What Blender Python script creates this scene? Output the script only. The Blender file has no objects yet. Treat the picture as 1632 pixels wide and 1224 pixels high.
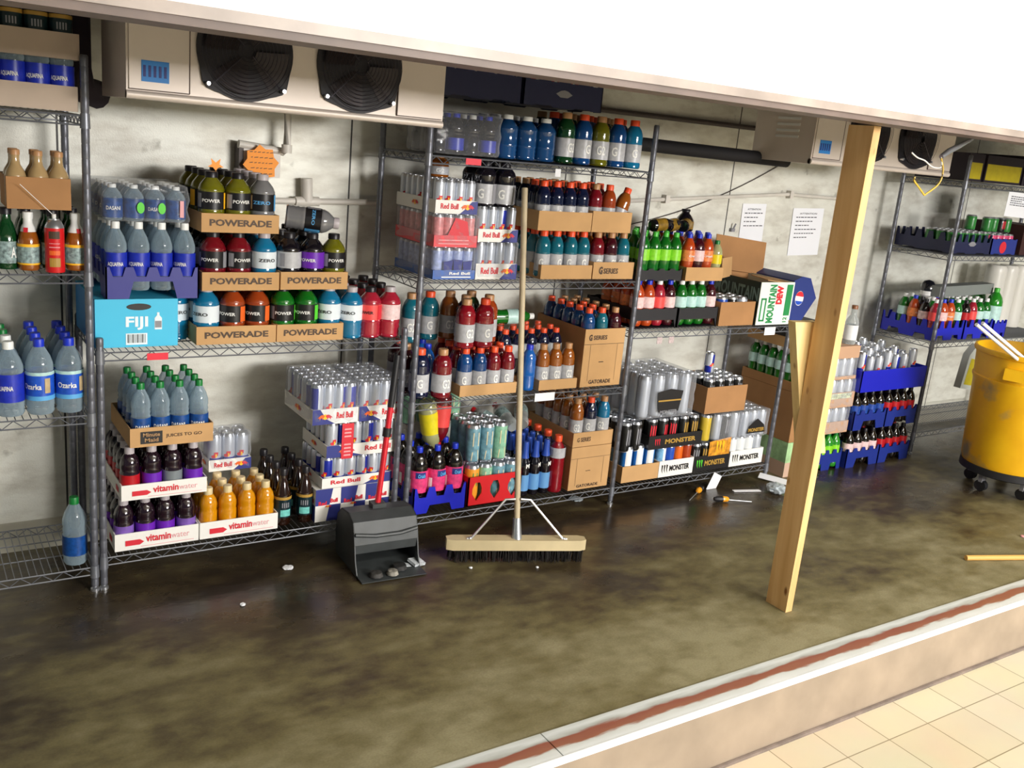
import bpy, bmesh, math, random
from mathutils import Vector, Matrix, Euler
random.seed(7)
SC = bpy.context.scene
COL = SC.collection
PI = math.pi

# ------------------------------------------------------------------ camera
EYE = Vector((0, 0, 1.8)); FPX = 1506.667
RX = Vector((0.83812245, -0.06186998, 0.54196205))   # world x,y,z expressed in camera (right, down, forward)
RY = Vector((-0.53782486, -0.2596178, 0.80208666))
RZ = Vector((0.09107791, -0.9637275, -0.25086672))
cam = bpy.data.objects.new('camera', bpy.data.cameras.new('camera'))
COL.objects.link(cam)
M = Matrix(((RX[0], -RX[1], -RX[2], EYE[0]), (RY[0], -RY[1], -RY[2], EYE[1]), (RZ[0], -RZ[1], -RZ[2], EYE[2]), (0, 0, 0, 1)))
cam.matrix_world = M
cam.data.sensor_fit = 'HORIZONTAL'; cam.data.sensor_width = 36.0
cam.data.lens = FPX * 36.0 / 1632.0
cam.data.clip_start = 0.05
SC.camera = cam

# ------------------------------------------------------------------ world, lights, exposure
w = bpy.data.worlds.new('world'); SC.world = w; w.use_nodes = True
w.node_tree.nodes['Background'].inputs[0].default_value = (0.85, 0.97, 1.0, 1)
w.node_tree.nodes['Background'].inputs[1].default_value = 0.13
SC.view_settings.view_transform = 'Standard'
SC.view_settings.look = 'None'
SC.view_settings.gamma = 1.0
SC.view_settings.use_curve_mapping = False
SC.view_settings.exposure = 0.0

def area(name, loc, rot, sx, sy, power, color):
    l = bpy.data.lights.new(name, 'AREA'); l.shape = 'RECTANGLE'; l.size = sx; l.size_y = sy
    l.energy = power; l.color = color
    o = bpy.data.objects.new(name, l); COL.objects.link(o); o.location = loc; o.rotation_euler = rot
    return o
# unseen tall shop light behind and right of the camera
area('shop_window_light', (4.6, -5.6, 2.50), (math.radians(87), 0, math.radians(10)), 3.2, 0.9, 760, (1.0, 0.965, 0.93))
area('added_tile_light', (3.4, 0.1, 3.1), (math.radians(12), 0, 0), 3.4, 0.5, 85, (1.0, 0.97, 0.92))  # added unseen lamp that brightens the tile and threshold

# ------------------------------------------------------------------ materials
MATS = {}
def mat(name, col, rough=0.5, metal=0.0, spec=0.5, coat=0.0, noise=0.0, nscale=20.0, bump=0.0, emis=None):
    if name in MATS: return MATS[name]
    m = bpy.data.materials.new(name); m.use_nodes = True
    nt = m.node_tree; b = nt.nodes['Principled BSDF']
    b.inputs['Base Color'].default_value = (*col, 1); b.inputs['Roughness'].default_value = rough
    b.inputs['Metallic'].default_value = metal; b.inputs['Specular IOR Level'].default_value = spec
    b.inputs['Coat Weight'].default_value = coat
    if noise or bump:
        tc = nt.nodes.new('ShaderNodeTexCoord'); n = nt.nodes.new('ShaderNodeTexNoise')
        n.inputs['Scale'].default_value = nscale; n.inputs['Detail'].default_value = 5
        nt.links.new(tc.outputs['Object'], n.inputs['Vector'])
        if noise:
            r = nt.nodes.new('ShaderNodeValToRGB')
            r.color_ramp.elements[0].position = 0.3; r.color_ramp.elements[1].position = 0.7
            r.color_ramp.elements[0].color = (*[c * (1 - noise) for c in col], 1)
            r.color_ramp.elements[1].color = (*[min(1, c * (1 + noise)) for c in col], 1)
            nt.links.new(n.outputs['Fac'], r.inputs['Fac']); nt.links.new(r.outputs['Color'], b.inputs['Base Color'])
        if bump:
            bp = nt.nodes.new('ShaderNodeBump'); bp.inputs['Strength'].default_value = bump
            bp.inputs['Distance'].default_value = 0.004
            nt.links.new(n.outputs['Fac'], bp.inputs['Height']); nt.links.new(bp.outputs['Normal'], b.inputs['Normal'])
    MATS[name] = m
    return m
def srgb(h):
    h = h.lstrip('#'); v = [int(h[i:i + 2], 16) / 255 for i in (0, 2, 4)]
    return tuple(c / 12.92 if c <= 0.04045 else ((c + 0.055) / 1.055) ** 2.4 for c in v)
def clear(name, tint, amount=0.75, rough=0.08, edge=1.0):
    """thin clear plastic: tinted see-through mixed with gloss by facing angle"""
    if name in MATS: return MATS[name]
    m = bpy.data.materials.new(name); m.use_nodes = True; nt = m.node_tree
    b = nt.nodes['Principled BSDF']; out = nt.nodes['Material Output']
    b.inputs['Base Color'].default_value = (*tint, 1); b.inputs['Roughness'].default_value = rough
    b.inputs['Coat Weight'].default_value = 0.5
    t = nt.nodes.new('ShaderNodeBsdfTransparent'); t.inputs[0].default_value = (*[0.55 + 0.45 * c for c in tint], 1)
    lw = nt.nodes.new('ShaderNodeLayerWeight'); lw.inputs['Blend'].default_value = 0.35
    mr = nt.nodes.new('ShaderNodeMapRange'); mr.inputs['To Min'].default_value = 1 - amount; mr.inputs['To Max'].default_value = edge
    mix = nt.nodes.new('ShaderNodeMixShader')
    nt.links.new(lw.outputs['Facing'], mr.inputs['Value']); nt.links.new(mr.outputs['Result'], mix.inputs[0])
    nt.links.new(t.outputs[0], mix.inputs[1]); nt.links.new(b.outputs[0], mix.inputs[2]); nt.links.new(mix.outputs[0], out.inputs[0])
    MATS[name] = m
    return m
def liq(name, h):
    return mat('liquid_' + name, srgb(h), 0.12, spec=0.6, coat=0.6)
def cap(name, h):
    return mat('cap_' + name, srgb(h), 0.4)
def lab(name, h, rough=0.35, noise=0.0, nscale=30):
    return mat('label_' + name, srgb(h), rough, noise=noise, nscale=nscale)

L = dict(red=liq('red', '750d1b'), cherry=liq('cherry', '880c1c'), pink=liq('pink', 'a31e33'), orange=liq('orange', '993d16'), amber=liq('amber', '955116'),
         blue=liq('blue', '08437f'), sky=liq('sky', '0e719c'), teal=liq('teal', '0f6679'), navy=liq('navy', '0d1636'), dark=liq('dark', '110d16'),
         purple=liq('purple', '1e0d19'), olive=liq('olive', '6a690f'), grey=liq('grey', '757577'), green=liq('green', '0f6719'), lime=liq('lime', '278823'),
         dgreen=liq('dgreen', '0b3e1c'), yellow=liq('yellow', 'd08a08'), soda_orange=liq('soda_orange', 'b74416'), cola=liq('cola', '0f0806'),
         tan=liq('tan', 'b09468'), tea=liq('tea', '230f06'), maroon=liq('maroon', '3e0a17'), lemon=liq('lemon', 'a8a878'), propel=liq('propel', '165eb0'),
         water=clear('clear_water', (0.42, 0.54, 0.62), 0.74), glassy=clear('clear_glass', (0.6, 0.64, 0.64), 0.76), bluewater=liq('bluewater', '134477'))
K = dict(orange=cap('orange', 'f0552a'), tan=cap('tan', 'b98a5e'), black=cap('black', '17141a'), white=cap('white', 'eef0ee'), blue=cap('blue', '1a35c8'),
         green=cap('green', '0f7a34'), grey=cap('grey', 'b4acb0'), cream=cap('cream', 'd8c494'), red=cap('red', 'd01f28'), lime=cap('lime', '46b83a'),
         copper=cap('copper', '8a5a3a'), navy=cap('navy', '2b4fae'))
W_ = srgb('f2f2ee')
PR = dict(white=mat('print_white', W_, 0.5), black=mat('print_black', srgb('1c1a1a'), 0.5), brown=mat('print_brown', srgb('4a3626'), 0.6), red=mat('print_red', srgb('d42434'), 0.5),
          pink=mat('print_pink', srgb('e3a0a4'), 0.5), yellow=mat('print_yellow', srgb('ffc01e'), 0.5), orange=mat('print_orange', srgb('e8641e'), 0.5), navy=mat('print_navy', srgb('2c3480'), 0.5),
          green=mat('print_green', srgb('1e8a4a'), 0.5), lime=mat('print_lime', srgb('55d030'), 0.5), grey=mat('print_grey', srgb('8a8a90'), 0.5), sky=mat('print_sky', srgb('5aa8e0'), 0.5),
          gold=mat('print_gold', srgb('b08a3a'), 0.5), fiji=mat('print_pale', srgb('e6f4fa'), 0.5), blue=mat('print_blue', srgb('1c4fc0'), 0.5), purple=mat('print_purple', srgb('8a3ae0'), 0.4))
CARD = mat('cardboard', srgb('c49a68'), 0.85, noise=0.06, nscale=8)
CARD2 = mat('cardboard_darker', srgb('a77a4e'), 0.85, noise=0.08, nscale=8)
WCARD = mat('white_carton', srgb('eceae4'), 0.6, noise=0.02, nscale=10)
BCARD = mat('black_carton', srgb('161314'), 0.5)
CRB = mat('crate_blue', srgb('1a22b8'), 0.4); CRN = mat('crate_navy', srgb('1c2f86'), 0.45); CRR = mat('crate_red', srgb('c8161e'), 0.4)
CRK = mat('crate_black', srgb('1b1a20'), 0.5); CRI = mat('crate_indigo', srgb('2a2c86'), 0.45); CRD = mat('crate_dark_navy', srgb('161c44'), 0.5)
ALU = mat('aluminium', srgb('c9ccd2'), 0.28, metal=0.85); SILV = mat('silver_paint', srgb('c6ccd6'), 0.32, metal=0.35)
RBB = mat('can_blue', srgb('1c2c9c'), 0.3, metal=0.2); BLK = mat('can_black', srgb('141414'), 0.3, coat=0.3)
STEEL = mat('epoxy_grey_wire', srgb('7c7f86'), 0.38, metal=0.45); STEELD = mat('post_grey', srgb('6a6c74'), 0.4, metal=0.4, noise=0.12, nscale=60)
FILM = clear('shrink_film', (0.80, 0.82, 0.86), 0.95, 0.10, 0.45)
BLKP = mat('black_plastic', srgb('1a1a1e'), 0.5)
WHITE = mat('white_plastic', srgb('e8e8e6'), 0.45)

# ------------------------------------------------------------------ mesh builder
class MB:
    def __init__(s): s.v = []; s.f = []; s.m = []; s.sm = []; s.mats = []
    def mi(s, m):
        if m not in s.mats: s.mats.append(m)
        return s.mats.index(m)
    def face(s, idx, m, smooth=False): s.f.append(tuple(idx)); s.m.append(s.mi(m)); s.sm.append(smooth)
    def box(s, x0, x1, y0, y1, z0, z1, m):
        b = len(s.v)
        s.v += [(x0, y0, z0), (x1, y0, z0), (x1, y1, z0), (x0, y1, z0), (x0, y0, z1), (x1, y0, z1), (x1, y1, z1), (x0, y1, z1)]
        for q in ((0, 3, 2, 1), (4, 5, 6, 7), (0, 1, 5, 4), (1, 2, 6, 5), (2, 3, 7, 6), (3, 0, 4, 7)): s.face([b + i for i in q], m)
        return s
    def obox(s, c, dx, dy, dz, m, rot=None):
        """box of full size dx,dy,dz about c, turned by Euler rot"""
        R = Euler(rot or (0, 0, 0)).to_matrix(); b = len(s.v)
        for z in (-.5, .5):
            for x, y in ((-.5, -.5), (.5, -.5), (.5, .5), (-.5, .5)): s.v.append(tuple(Vector(c) + R @ Vector((x * dx, y * dy, z * dz))))
        for q in ((0, 3, 2, 1), (4, 5, 6, 7), (0, 1, 5, 4), (1, 2, 6, 5), (2, 3, 7, 6), (3, 0, 4, 7)): s.face([b + i for i in q], m)
        return s
    def tube(s, pts, r, m, n=6, caps=True, smooth=True):
        pts = [Vector(p) for p in pts]; rings = []
        for i, p in enumerate(pts):
            d = (pts[min(i + 1, len(pts) - 1)] - pts[max(i - 1, 0)]).normalized()
            u = d.cross(Vector((0, 0, 1)));
            if u.length < 1e-3: u = d.cross(Vector((1, 0, 0)))
            u.normalize(); v = d.cross(u); rr = r[i] if isinstance(r, (list, tuple)) else r
            b = len(s.v); rings.append(b)
            for k in range(n):
                a = 2 * PI * k / n; s.v.append(tuple(p + u * math.cos(a) * rr + v * math.sin(a) * rr))
        for a, b in zip(rings, rings[1:]):
            for k in range(n): s.face((a + k, a + (k + 1) % n, b + (k + 1) % n, b + k), m, smooth)
        if caps:
            s.face([rings[0] + k for k in range(n)][::-1], m); s.face([rings[-1] + k for k in range(n)], m)
        return s
    def lathe(s, prof, m, n=16, c=(0, 0, 0), fm=None, a0=0.0):
        """prof [(r,z)]; fm(k,i) may return a material for face at angle step k, profile step i"""
        rings = []
        for r, z in prof:
            b = len(s.v)
            if r < 1e-6: s.v.append((c[0], c[1], c[2] + z)); rings.append((b, 1))
            else:
                for k in range(n):
                    a = a0 + 2 * PI * k / n; s.v.append((c[0] + r * math.cos(a), c[1] + r * math.sin(a), c[2] + z))
                rings.append((b, n))
        for i, ((a, na), (b, nb)) in enumerate(zip(rings, rings[1:])):
            for k in range(n):
                k2 = (k + 1) % n; mm = (fm(k, i) if fm else None) or m
                if na == 1 and nb == 1: continue
                if na == 1: s.face((a, b + k, b + k2)[::-1], mm, True)
                elif nb == 1: s.face((a + k, a + k2, b), mm, True)
                else: s.face((a + k, a + k2, b + k2, b + k), mm, True)
        return s
    def prism(s, poly, axis, t0, t1, m):
        """poly 2D outline extruded along axis 'x','y','z' from t0 to t1"""
        def P(u, v, t): return {'y': (u, t, v), 'x': (t, u, v), 'z': (u, v, t)}[axis]
        b = len(s.v); n = len(poly)
        for u, v in poly: s.v.append(P(u, v, t0))
        for u, v in poly: s.v.append(P(u, v, t1))
        s.face(range(b, b + n), m); s.face(range(b + 2 * n - 1, b + n - 1, -1), m)
        for k in range(n): s.face((b + k, b + n + k, b + n + (k + 1) % n, b + (k + 1) % n), m)
        return s
    def poly(s, pts, m):
        b = len(s.v); s.v += [tuple(p) for p in pts]; s.face(range(b, b + len(pts)), m); return s
    def addmesh(s, verts, faces, m):
        b = len(s.v); s.v += [tuple(v) for v in verts]
        for f in faces: s.face([b + i for i in f], m)
        return s
    def mesh(s, name, recalc=False):
        me = bpy.data.meshes.new(name); me.from_pydata(s.v, [], s.f)
        for m in s.mats: me.materials.append(m)
        for p, i, sm in zip(me.polygons, s.m, s.sm): p.material_index = i; p.use_smooth = sm
        if recalc:
            bm = bmesh.new(); bm.from_mesh(me); bmesh.ops.recalc_face_normals(bm, faces=bm.faces); bm.to_mesh(me); bm.free()
        me.update()
        try: me.set_sharp_from_angle(angle=math.radians(42))
        except Exception: pass
        return me

def link(name, me, parent=None, loc=None, rot=None, stuff=False):
    o = bpy.data.objects.new(name, me); COL.objects.link(o)
    if parent: o.parent = parent
    if loc is not None: o.location = loc
    if rot is not None: o.rotation_euler = rot
    if stuff: o['kind'] = 'stuff'
    return o
LABELS = {}
def tag(o, label, cat, group=None, kind=None):
    n = len(label.split())
    if not 4 <= n <= 16: print('LABEL LENGTH', n, label)
    if label in LABELS: print('DUP LABEL', label)
    LABELS[label] = 1
    o['label'] = label; o['category'] = cat
    if group: o['group'] = group
    if kind: o['kind'] = kind
    return o
def thing(name, label, cat, loc=(0, 0, 0), rot=(0, 0, 0), group=None):
    o = bpy.data.objects.new(name, None); COL.objects.link(o); o.location = loc; o.rotation_euler = rot
    o.empty_display_size = 0.05
    return tag(o, label, cat, group)
def struct(name, me, loc=(0, 0, 0)):
    o = link(name, me, loc=loc); o['kind'] = 'structure'; return o

# ------------------------------------------------------------------ lettering
TC = {}
def text_geo(s, bold=0.0):
    """outline mesh of a word, normalised: x 0..w, y 0..1"""
    key = (s, bold)
    if key in TC: return TC[key]
    cu = bpy.data.curves.new('t', 'FONT'); cu.body = s; cu.size = 1; cu.resolution_u = 2; cu.offset = bold
    ob = bpy.data.objects.new('t', cu); me = bpy.data.meshes.new_from_object(ob)
    V = [v.co.copy() for v in me.vertices]; F = [tuple(p.vertices) for p in me.polygons]
    x0 = min(v.x for v in V); x1 = max(v.x for v in V); y0 = min(v.y for v in V); y1 = max(v.y for v in V)
    V = [((v.x - x0) / (x1 - x0), (v.y - y0) / (y1 - y0)) for v in V]
    bpy.data.objects.remove(ob); bpy.data.curves.remove(cu); bpy.data.meshes.remove(me)
    TC[key] = (V, F); return TC[key]
def put_text(mb, s, O, U, Vv, w, h, m, bold=0.0):
    """word with lower-left corner O, width along U, height along Vv"""
    V, F = text_geo(s, bold); O = Vector(O); U = Vector(U).normalized(); Vv = Vector(Vv).normalized()
    mb.addmesh([O + U * (a * w) + Vv * (b * h) for a, b in V], F, m)
def ellipse(mb, O, U, Vv, rx, ry, m, n=20, a0=0, a1=2 * PI):
    O = Vector(O); U = Vector(U); Vv = Vector(Vv)
    pts = [O + U * math.cos(a0 + (a1 - a0) * k / n) * rx + Vv * math.sin(a0 + (a1 - a0) * k / n) * ry for k in range(n)]
    mb.poly(pts, m)
XF, ZF, YF = Vector((1, 0, 0)), Vector((0, 0, 1)), Vector((0, 1, 0))
def bulls(mb, O, U, Vv, s):
    """two charging bulls before a sun disc"""
    O = Vector(O); U = Vector(U); Vv = Vector(Vv); nrm = U.cross(Vv) * 0.0006
    ellipse(mb, O, U, Vv, 0.30 * s, 0.34 * s, PR['yellow'])
    shape = [(-.12, -.02), (-.05, .14), (-.28, .30), (-.55, .26), (-.80, .05), (-.98, -.12), (-.75, -.08), (-.70, -.34), (-.58, -.12), (-.42, -.10), (-.34, -.34), (-.26, -.12)]
    for sg in (-1, 1): mb.poly([O + nrm + U * (sg * -1 * x * s) + Vv * (y * s) for x, y in shape], PR['red'] if sg > 0 else PR['orange'])

# ------------------------------------------------------------------ drink containers
def prof(kind, r, h):
    P = {
     'sport': [(0, .0), (.86, 0), (1, .03), (1, .10), (.95, .12), (.95, .50), (1, .52), (.96, .55), (1, .58), (.96, .61), (.99, .64), (.93, .72), (.78, .80), (.52, .87), (.46, .89)],
     'power': [(0, 0), (.9, 0), (1, .03), (.95, .08), (1, .12), (.95, .17), (1, .21), (.95, .26), (1, .30), (1, .34), (.985, .35), (.985, .66), (1, .67), (1, .70), (.86, .78), (.62, .85), (.46, .89), (.42, .91)],
     'vit': [(0, 0), (.92, 0), (1, .03), (1, .50), (.93, .53), (1, .60), (.99, .67), (.86, .76), (.62, .83), (.46, .87)],
     'water': [(0, 0), (.88, 0), (1, .04), (.95, .08), (1, .13), (1, .45), (.93, .48), (1, .52), (.93, .56), (1, .60), (.97, .68), (.78, .78), (.48, .87), (.36, .91)],
     'soda': [(0, 0), (.80, .0), (.97, .05), (1, .12), (1, .20), (.93, .28), (.97, .36), (1, .42), (1, .66), (.97, .72), (.80, .80), (.50, .88), (.38, .91)],
     'two': [(0, 0), (.75, 0), (.97, .05), (1, .12), (1, .62), (.97, .70), (.80, .79), (.50, .87), (.30, .91)],
     'tea': [(0, 0), (.92, 0), (1, .03), (1, .50), (.92, .56), (.62, .74), (.45, .80), (.42, .90)],
     'beer': [(0, 0), (.9, 0), (1, .03), (1, .55), (.86, .63), (.50, .74), (.44, .82), (.44, .92)],
    }[kind]
    return [(a * r, b * h) for a, b in P]
CAPR = {'sport': .50, 'power': .48, 'vit': .50, 'water': .40, 'soda': .42, 'two': .34, 'tea': .50, 'beer': .48}
LABZ = {'sport': (.13, .50, .965), 'power': (.36, .66, .985), 'vit': (.08, .46, 1.0), 'water': (.15, .44, 1.0), 'soda': (.40, .64, 1.0), 'two': (.20, .60, 1.0), 'tea': (.10, .46, 1.0), 'beer': (.12, .5, 1.0)}
def labz(kind):
    z0, z1, k = LABZ[kind]; return z0, z1, k
BC = {}
def patch(mb, r, a0, a1, z0, z1, m, n=5):
    for k in range(n):
        b0, b1 = -PI / 2 + a0 + (a1 - a0) * k / n, -PI / 2 + a0 + (a1 - a0) * (k + 1) / n
        mb.poly([(r * math.cos(b0), r * math.sin(b0), z0), (r * math.cos(b1), r * math.sin(b1), z0), (r * math.cos(b1), r * math.sin(b1), z1), (r * math.cos(b0), r * math.sin(b0), z1)], m)
def bottle_meshes(kind, r, h, liquid, capm, label=None, text=None, tm='white', band=None, zone=None, n=14):
    key = (kind, r, h, liquid, capm, label, text, tm, band, zone)
    if key in BC: return BC[key]
    out = []
    mb = MB(); mb.lathe(prof(kind, r, h), L[liquid], n); out.append(('body', mb.mesh('bottle_body')))
    zc = prof(kind, r, h)[-1][1]; cr = CAPR[kind] * r
    mb = MB(); mb.lathe([(0, zc - .012 * h), (cr, zc - .012 * h), (cr, h * .985), (cr * .9, h), (0, h)], K[capm], 12); out.append(('cap', mb.mesh('bottle_cap')))
    if label:
        z0, z1, k = labz(kind)
        if zone: z0, z1 = zone
        mb = MB(); rr = r * k + .0012
        LM = label if not isinstance(label, str) else LB[label]
        mb.lathe([(rr - .001, z0 * h), (rr, z0 * h), (rr, z1 * h), (rr - .001, z1 * h)], LM, n)
        if band: mb.lathe([(rr + .0006, (z1 - .05) * h), (rr + .0006, z1 * h)], PR[band], n)
        if text:
            V, F = text_geo(text, 0.02); wA = 1.15 if len(text) < 3 else 1.35; hh = (z1 - z0) * h * (.50 if len(text) < 3 else .20)
            if len(text) < 3: wA = 0.55 * len(text) ** .6
            zc2 = (z0 + z1) / 2 * h - hh / 2
            rt = rr + .0016
            vs = []
            for a, b in V:
                an = -PI / 2 - .35 + (a - .5) * wA; vs.append((rt * math.cos(an), rt * math.sin(an), zc2 + b * hh))
            mb.addmesh(vs, F, PR[tm])
        if kind == 'power' and label in ('black', 'coral', 'grey'):
            pc = {'olive': 'yellow', 'orange': 'orange', 'green': 'lime', 'grey': 'sky', 'pink': 'red'}.get(liquid, 'grey')
            patch(mb, rr + .0012, .75, 1.35, (z0 + .01) * h, (z1 - .01) * h, PR[pc], 3); patch(mb, rr + .0012, -1.55, -1.1, (z0 + .03) * h, (z1 - .03) * h, PR['grey'], 2)
        if liquid == 'tea' and label == 'tea':
            patch(mb, rr + .0012, -.6, .6, .17 * h, .29 * h, mat('tea_patch', srgb('6fc4bc'), .5, noise=.2, nscale=60), 5)
            for q in range(4): patch(mb, rr + .0012, -.45 + .24 * q, -.33 + .24 * q, .33 * h, .42 * h, PR['grey'], 1)
        if liquid == 'cola' and label == 'pinkl':
            patch(mb, rr + .0012, -.6, .45, .47 * h, .58 * h, PR['navy'], 5); put_text(mb, 'Crush', (-r * .42, -r - .0035, .485 * h), XF, ZF, r * .8, .07 * h, PR['sky'], .04)
            patch(mb, rr + .0012, -1.5, -1.1, .24 * h, .44 * h, PR['white'], 2)
        if label == 'geyser':
            mb.lathe([(rr + .0008, .20 * h), (rr + .0008, .26 * h)], PR['sky'], n); mb.lathe([(rr + .0008, .535 * h), (rr + .0008, .58 * h)], LB['pale'], n)
            patch(mb, rr + .0014, .55, .95, .30 * h, .50 * h, LB['tanl'], 2)
        if label == 'multi' and liquid == 'amber':
            mb.lathe([(rr + .0008, .10 * h), (rr + .0008, .13 * h)], PR['yellow'], n)
            mb.lathe([(r * .86, .585 * h), (r * .63, .745 * h), (r * .46, .80 * h), (r * .43, .90 * h)], K['white'], n); mb.addmesh([(-.007, -r * .80, .66 * h), (.007, -r * .80, .66 * h), (.007, -r * .70, .74 * h), (-.007, -r * .70, .74 * h)], [(0, 1, 2, 3)], PR['red'])
        if kind == 'beer' and capm == 'navy':
            mb.lathe([(.036 * .62, .705 * h), (.036 * .47, .80 * h), (.036 * .42, .985 * h)], K['navy'], n); put_text(mb, 'M', (-.012, -r * .99, .53 * h), XF, ZF, .022, .022, PR['white'], .05)
        out.append(('label', mb.mesh('bottle_label')))
    BC[key] = out; return out
LB = dict(grey=lab('grey', 'b8b9bd', noise=.12, nscale=60), white=lab('white', 'e6e9ea', noise=.05), black=lab('black', '17161a'), zero=lab('zero', 'dfe8ee'), purple=lab('purple', '6a22b0'), red=lab('red', 'b4141e'),
          dasani=lab('dasani', '14468a', noise=.35, nscale=70), aqua=lab('aqua', '1c2fae', noise=.15, nscale=50), geyser=lab('geyser', '1f55c4', noise=.2, nscale=40), pinkl=lab('pinkl', 'e0407a', noise=.25, nscale=60),
          yellowl=lab('yellowl', 'e0d020', noise=.1), coral=lab('coral', 'f0504e'), tea=lab('tea', '10282e', noise=.3, nscale=60), limel=lab('limel', '8ad830', noise=.15, nscale=60), orangel=lab('orangel', 'e8854a', noise=.3, nscale=70),
          pale=lab('pale', 'b9dcd8', noise=.15, nscale=50), sky=lab('sky', '6aa2d8'), multi=lab('multi', '8aa0a0', noise=.6, nscale=90), pepsi=lab('pepsi', '24489c', noise=.3, nscale=70), lilac=lab('lilac', '7c5ab0', noise=.2),
          wr=lab('wr', 'e6c8c8', noise=.2, nscale=60), greyd=lab('greyd', '7a8286'), tanl=lab('tanl', 'b8a27c', noise=.2), foil=lab('foil', 'b4bcc0', .25))
# kind, r, h, liquid, cap, label, text, textmat, band, zone, description, category, name
S = {}
def spec(key, kind, r, h, liquid, capm, label=None, text=None, tm='white', band=None, zone=None, desc='bottle', name='sports_drink_bottle', catg='bottle'):
    S[key] = (kind, r, h, liquid, capm, label, text, tm, band, zone, desc, name, catg)
for c, d in dict(red='deep red', cherry='bright red', orange='orange', amber='amber', blue='blue', sky='light blue', teal='teal', navy='navy', dgreen='dark green', maroon='maroon', olive='olive', green='green').items():
    for cp in ('orange', 'tan'):
        spec('g20_%s_%s' % (c, cp), 'sport', .0365, .212, c, cp, 'grey', 'G' if cp == 'orange' else 'G2', 'white', desc='%s sports drink with %s cap' % (d, cp))
        spec('g32_%s_%s' % (c, cp), 'sport', .046, .222, c, cp, 'grey', 'G' if cp == 'orange' else 'G2', 'white', desc='large %s sports drink, %s cap' % (d, cp))
spec('g32_black', 'power', .050, .190, 'dark', 'black', 'grey', 'G', zone=(.06, .50), desc='large black sports drink bottle')
for c, d, lb, tx, tm in (('red', 'deep red', 'black', 'POWER', 'white'), ('sky', 'light blue', 'zero', 'ZERO', 'black'), ('dark', 'black', 'grey', None, 'white'), ('dark2', 'near black', 'purple', 'POWER', 'white'), ('olive', 'olive green', 'black', 'POWER', 'white'),
                  ('grey', 'clear grey', 'black', 'ZERO', 'sky'), ('orange', 'rusty orange', 'black', 'POWER', 'white'), ('green', 'green', 'black', 'POWER', 'white'), ('pink', 'pinkish red', 'coral', 'POWER', 'black'), ('pink2', 'pinkish red', 'wr', None, 'black')):
    spec('p_' + c, 'power', .0485, .212, {'dark2': 'dark', 'pink2': 'pink'}.get(c, c), 'black' if c not in ('sky', 'pink2', 'grey') else 'grey', lb, tx, tm, desc='%s sports drink, %s label' % (d, {'zero': 'white', 'coral': 'coral', 'wr': 'white'}.get(lb, lb)))
spec('v_purple', 'vit', .0365, .198, 'purple', 'grey', 'purple', desc='dark purple water drink, purple label', name='flavoured_water_bottle', band=None)
spec('v_lilac', 'vit', .0365, .198, 'purple', 'grey', 'lilac', desc='dark purple water drink, lilac label', name='flavoured_water_bottle')
spec('v_red', 'vit', .0365, .198, 'purple', 'grey', 'red', desc='dark purple water drink, red label', name='flavoured_water_bottle')
spec('v_grey', 'vit', .0365, .198, 'purple', 'grey', 'greyd', desc='dark purple water drink, grey label', name='flavoured_water_bottle')
spec('v_yellow', 'vit', .0365, .198, 'yellow', 'cream', 'tanl', zone=(.08, .2), desc='orange-yellow water drink, cream cap', name='flavoured_water_bottle')
spec('w_aqua', 'water', .0385, .245, 'water', 'white', 'aqua', 'AQUAFINA', zone=(.22, .56), desc='clear water bottle, blue label, white cap', name='water_bottle')
spec('w_das', 'water', .036, .235, 'water', 'green', 'dasani', 'DASANI', desc='clear water bottle with green cap', name='water_bottle')
spec('w_aqua1', 'water', .046, .262, 'water', 'white', 'aqua', 'AQUAFINA', zone=(.20, .58), desc='large water bottle, violet-blue label, white cap', name='water_bottle')
spec('w_gey', 'water', .046, .268, 'water', 'blue', 'geyser', 'Ozarka', zone=(.20, .58), desc='large water bottle, blue label and cap', name='water_bottle')
spec('w_gr1', 'water', .043, .262, 'water', 'green', 'dasani', desc='large water bottle with green cap', name='water_bottle')
spec('tea', 'tea', .035, .245, 'tea', 'black', 'tea', None, 'sky', 'gold', zone=(.14, .52), desc='dark tea bottle with gold band', name='tea_bottle')
spec('grape2', 'two', .045, .262, 'cola', 'blue', 'pinkl', None, 'white', desc='dark soda bottle, pink label, blue cap', name='soda_bottle')
spec('s_green', 'soda', .0355, .232, 'green', 'lime', 'limel', desc='green soda bottle with lime label', name='soda_bottle')
spec('s_green_w', 'soda', .0355, .232, 'green', 'white', 'pale', desc='green soda bottle, pale label, white cap', name='soda_bottle')
spec('s_orange', 'soda', .0355, .232, 'soda_orange', 'blue', 'orangel', 'Crush', desc='orange soda bottle with blue cap', name='soda_bottle')
spec('s_orange_w', 'soda', .0355, .232, 'soda_orange', 'blue', 'wr', desc='orange soda bottle, white label', name='soda_bottle')
spec('s_pink', 'soda', .0355, .232, 'pink', 'white', 'coral', desc='pink soda bottle with white cap', name='soda_bottle')
spec('s_magenta', 'soda', .0355, .232, 'maroon', 'blue', 'wr', desc='dark red soda bottle, white label', name='soda_bottle')
spec('s_yellow', 'soda', .034, .20, 'lemon', 'green', 'yellowl', desc='yellow-green soda bottle', name='soda_bottle')
spec('s_pepsi', 'soda', .0355, .222, 'cola', 'black', 'pepsi', desc='dark cola bottle, blue label', name='soda_bottle')
spec('s_pepsi_r', 'soda', .0355, .222, 'cola', 'black', 'red', desc='dark cola bottle, red label', name='soda_bottle')
spec('s_pepsi_w', 'soda', .0355, .222, 'cola', 'black', 'wr', desc='dark cola bottle, white label', name='soda_bottle')
spec('s_pepsi_t', 'soda', .0355, .222, 'cola', 'red', 'red', desc='dark cola bottle with red cap', name='soda_bottle')
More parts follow.
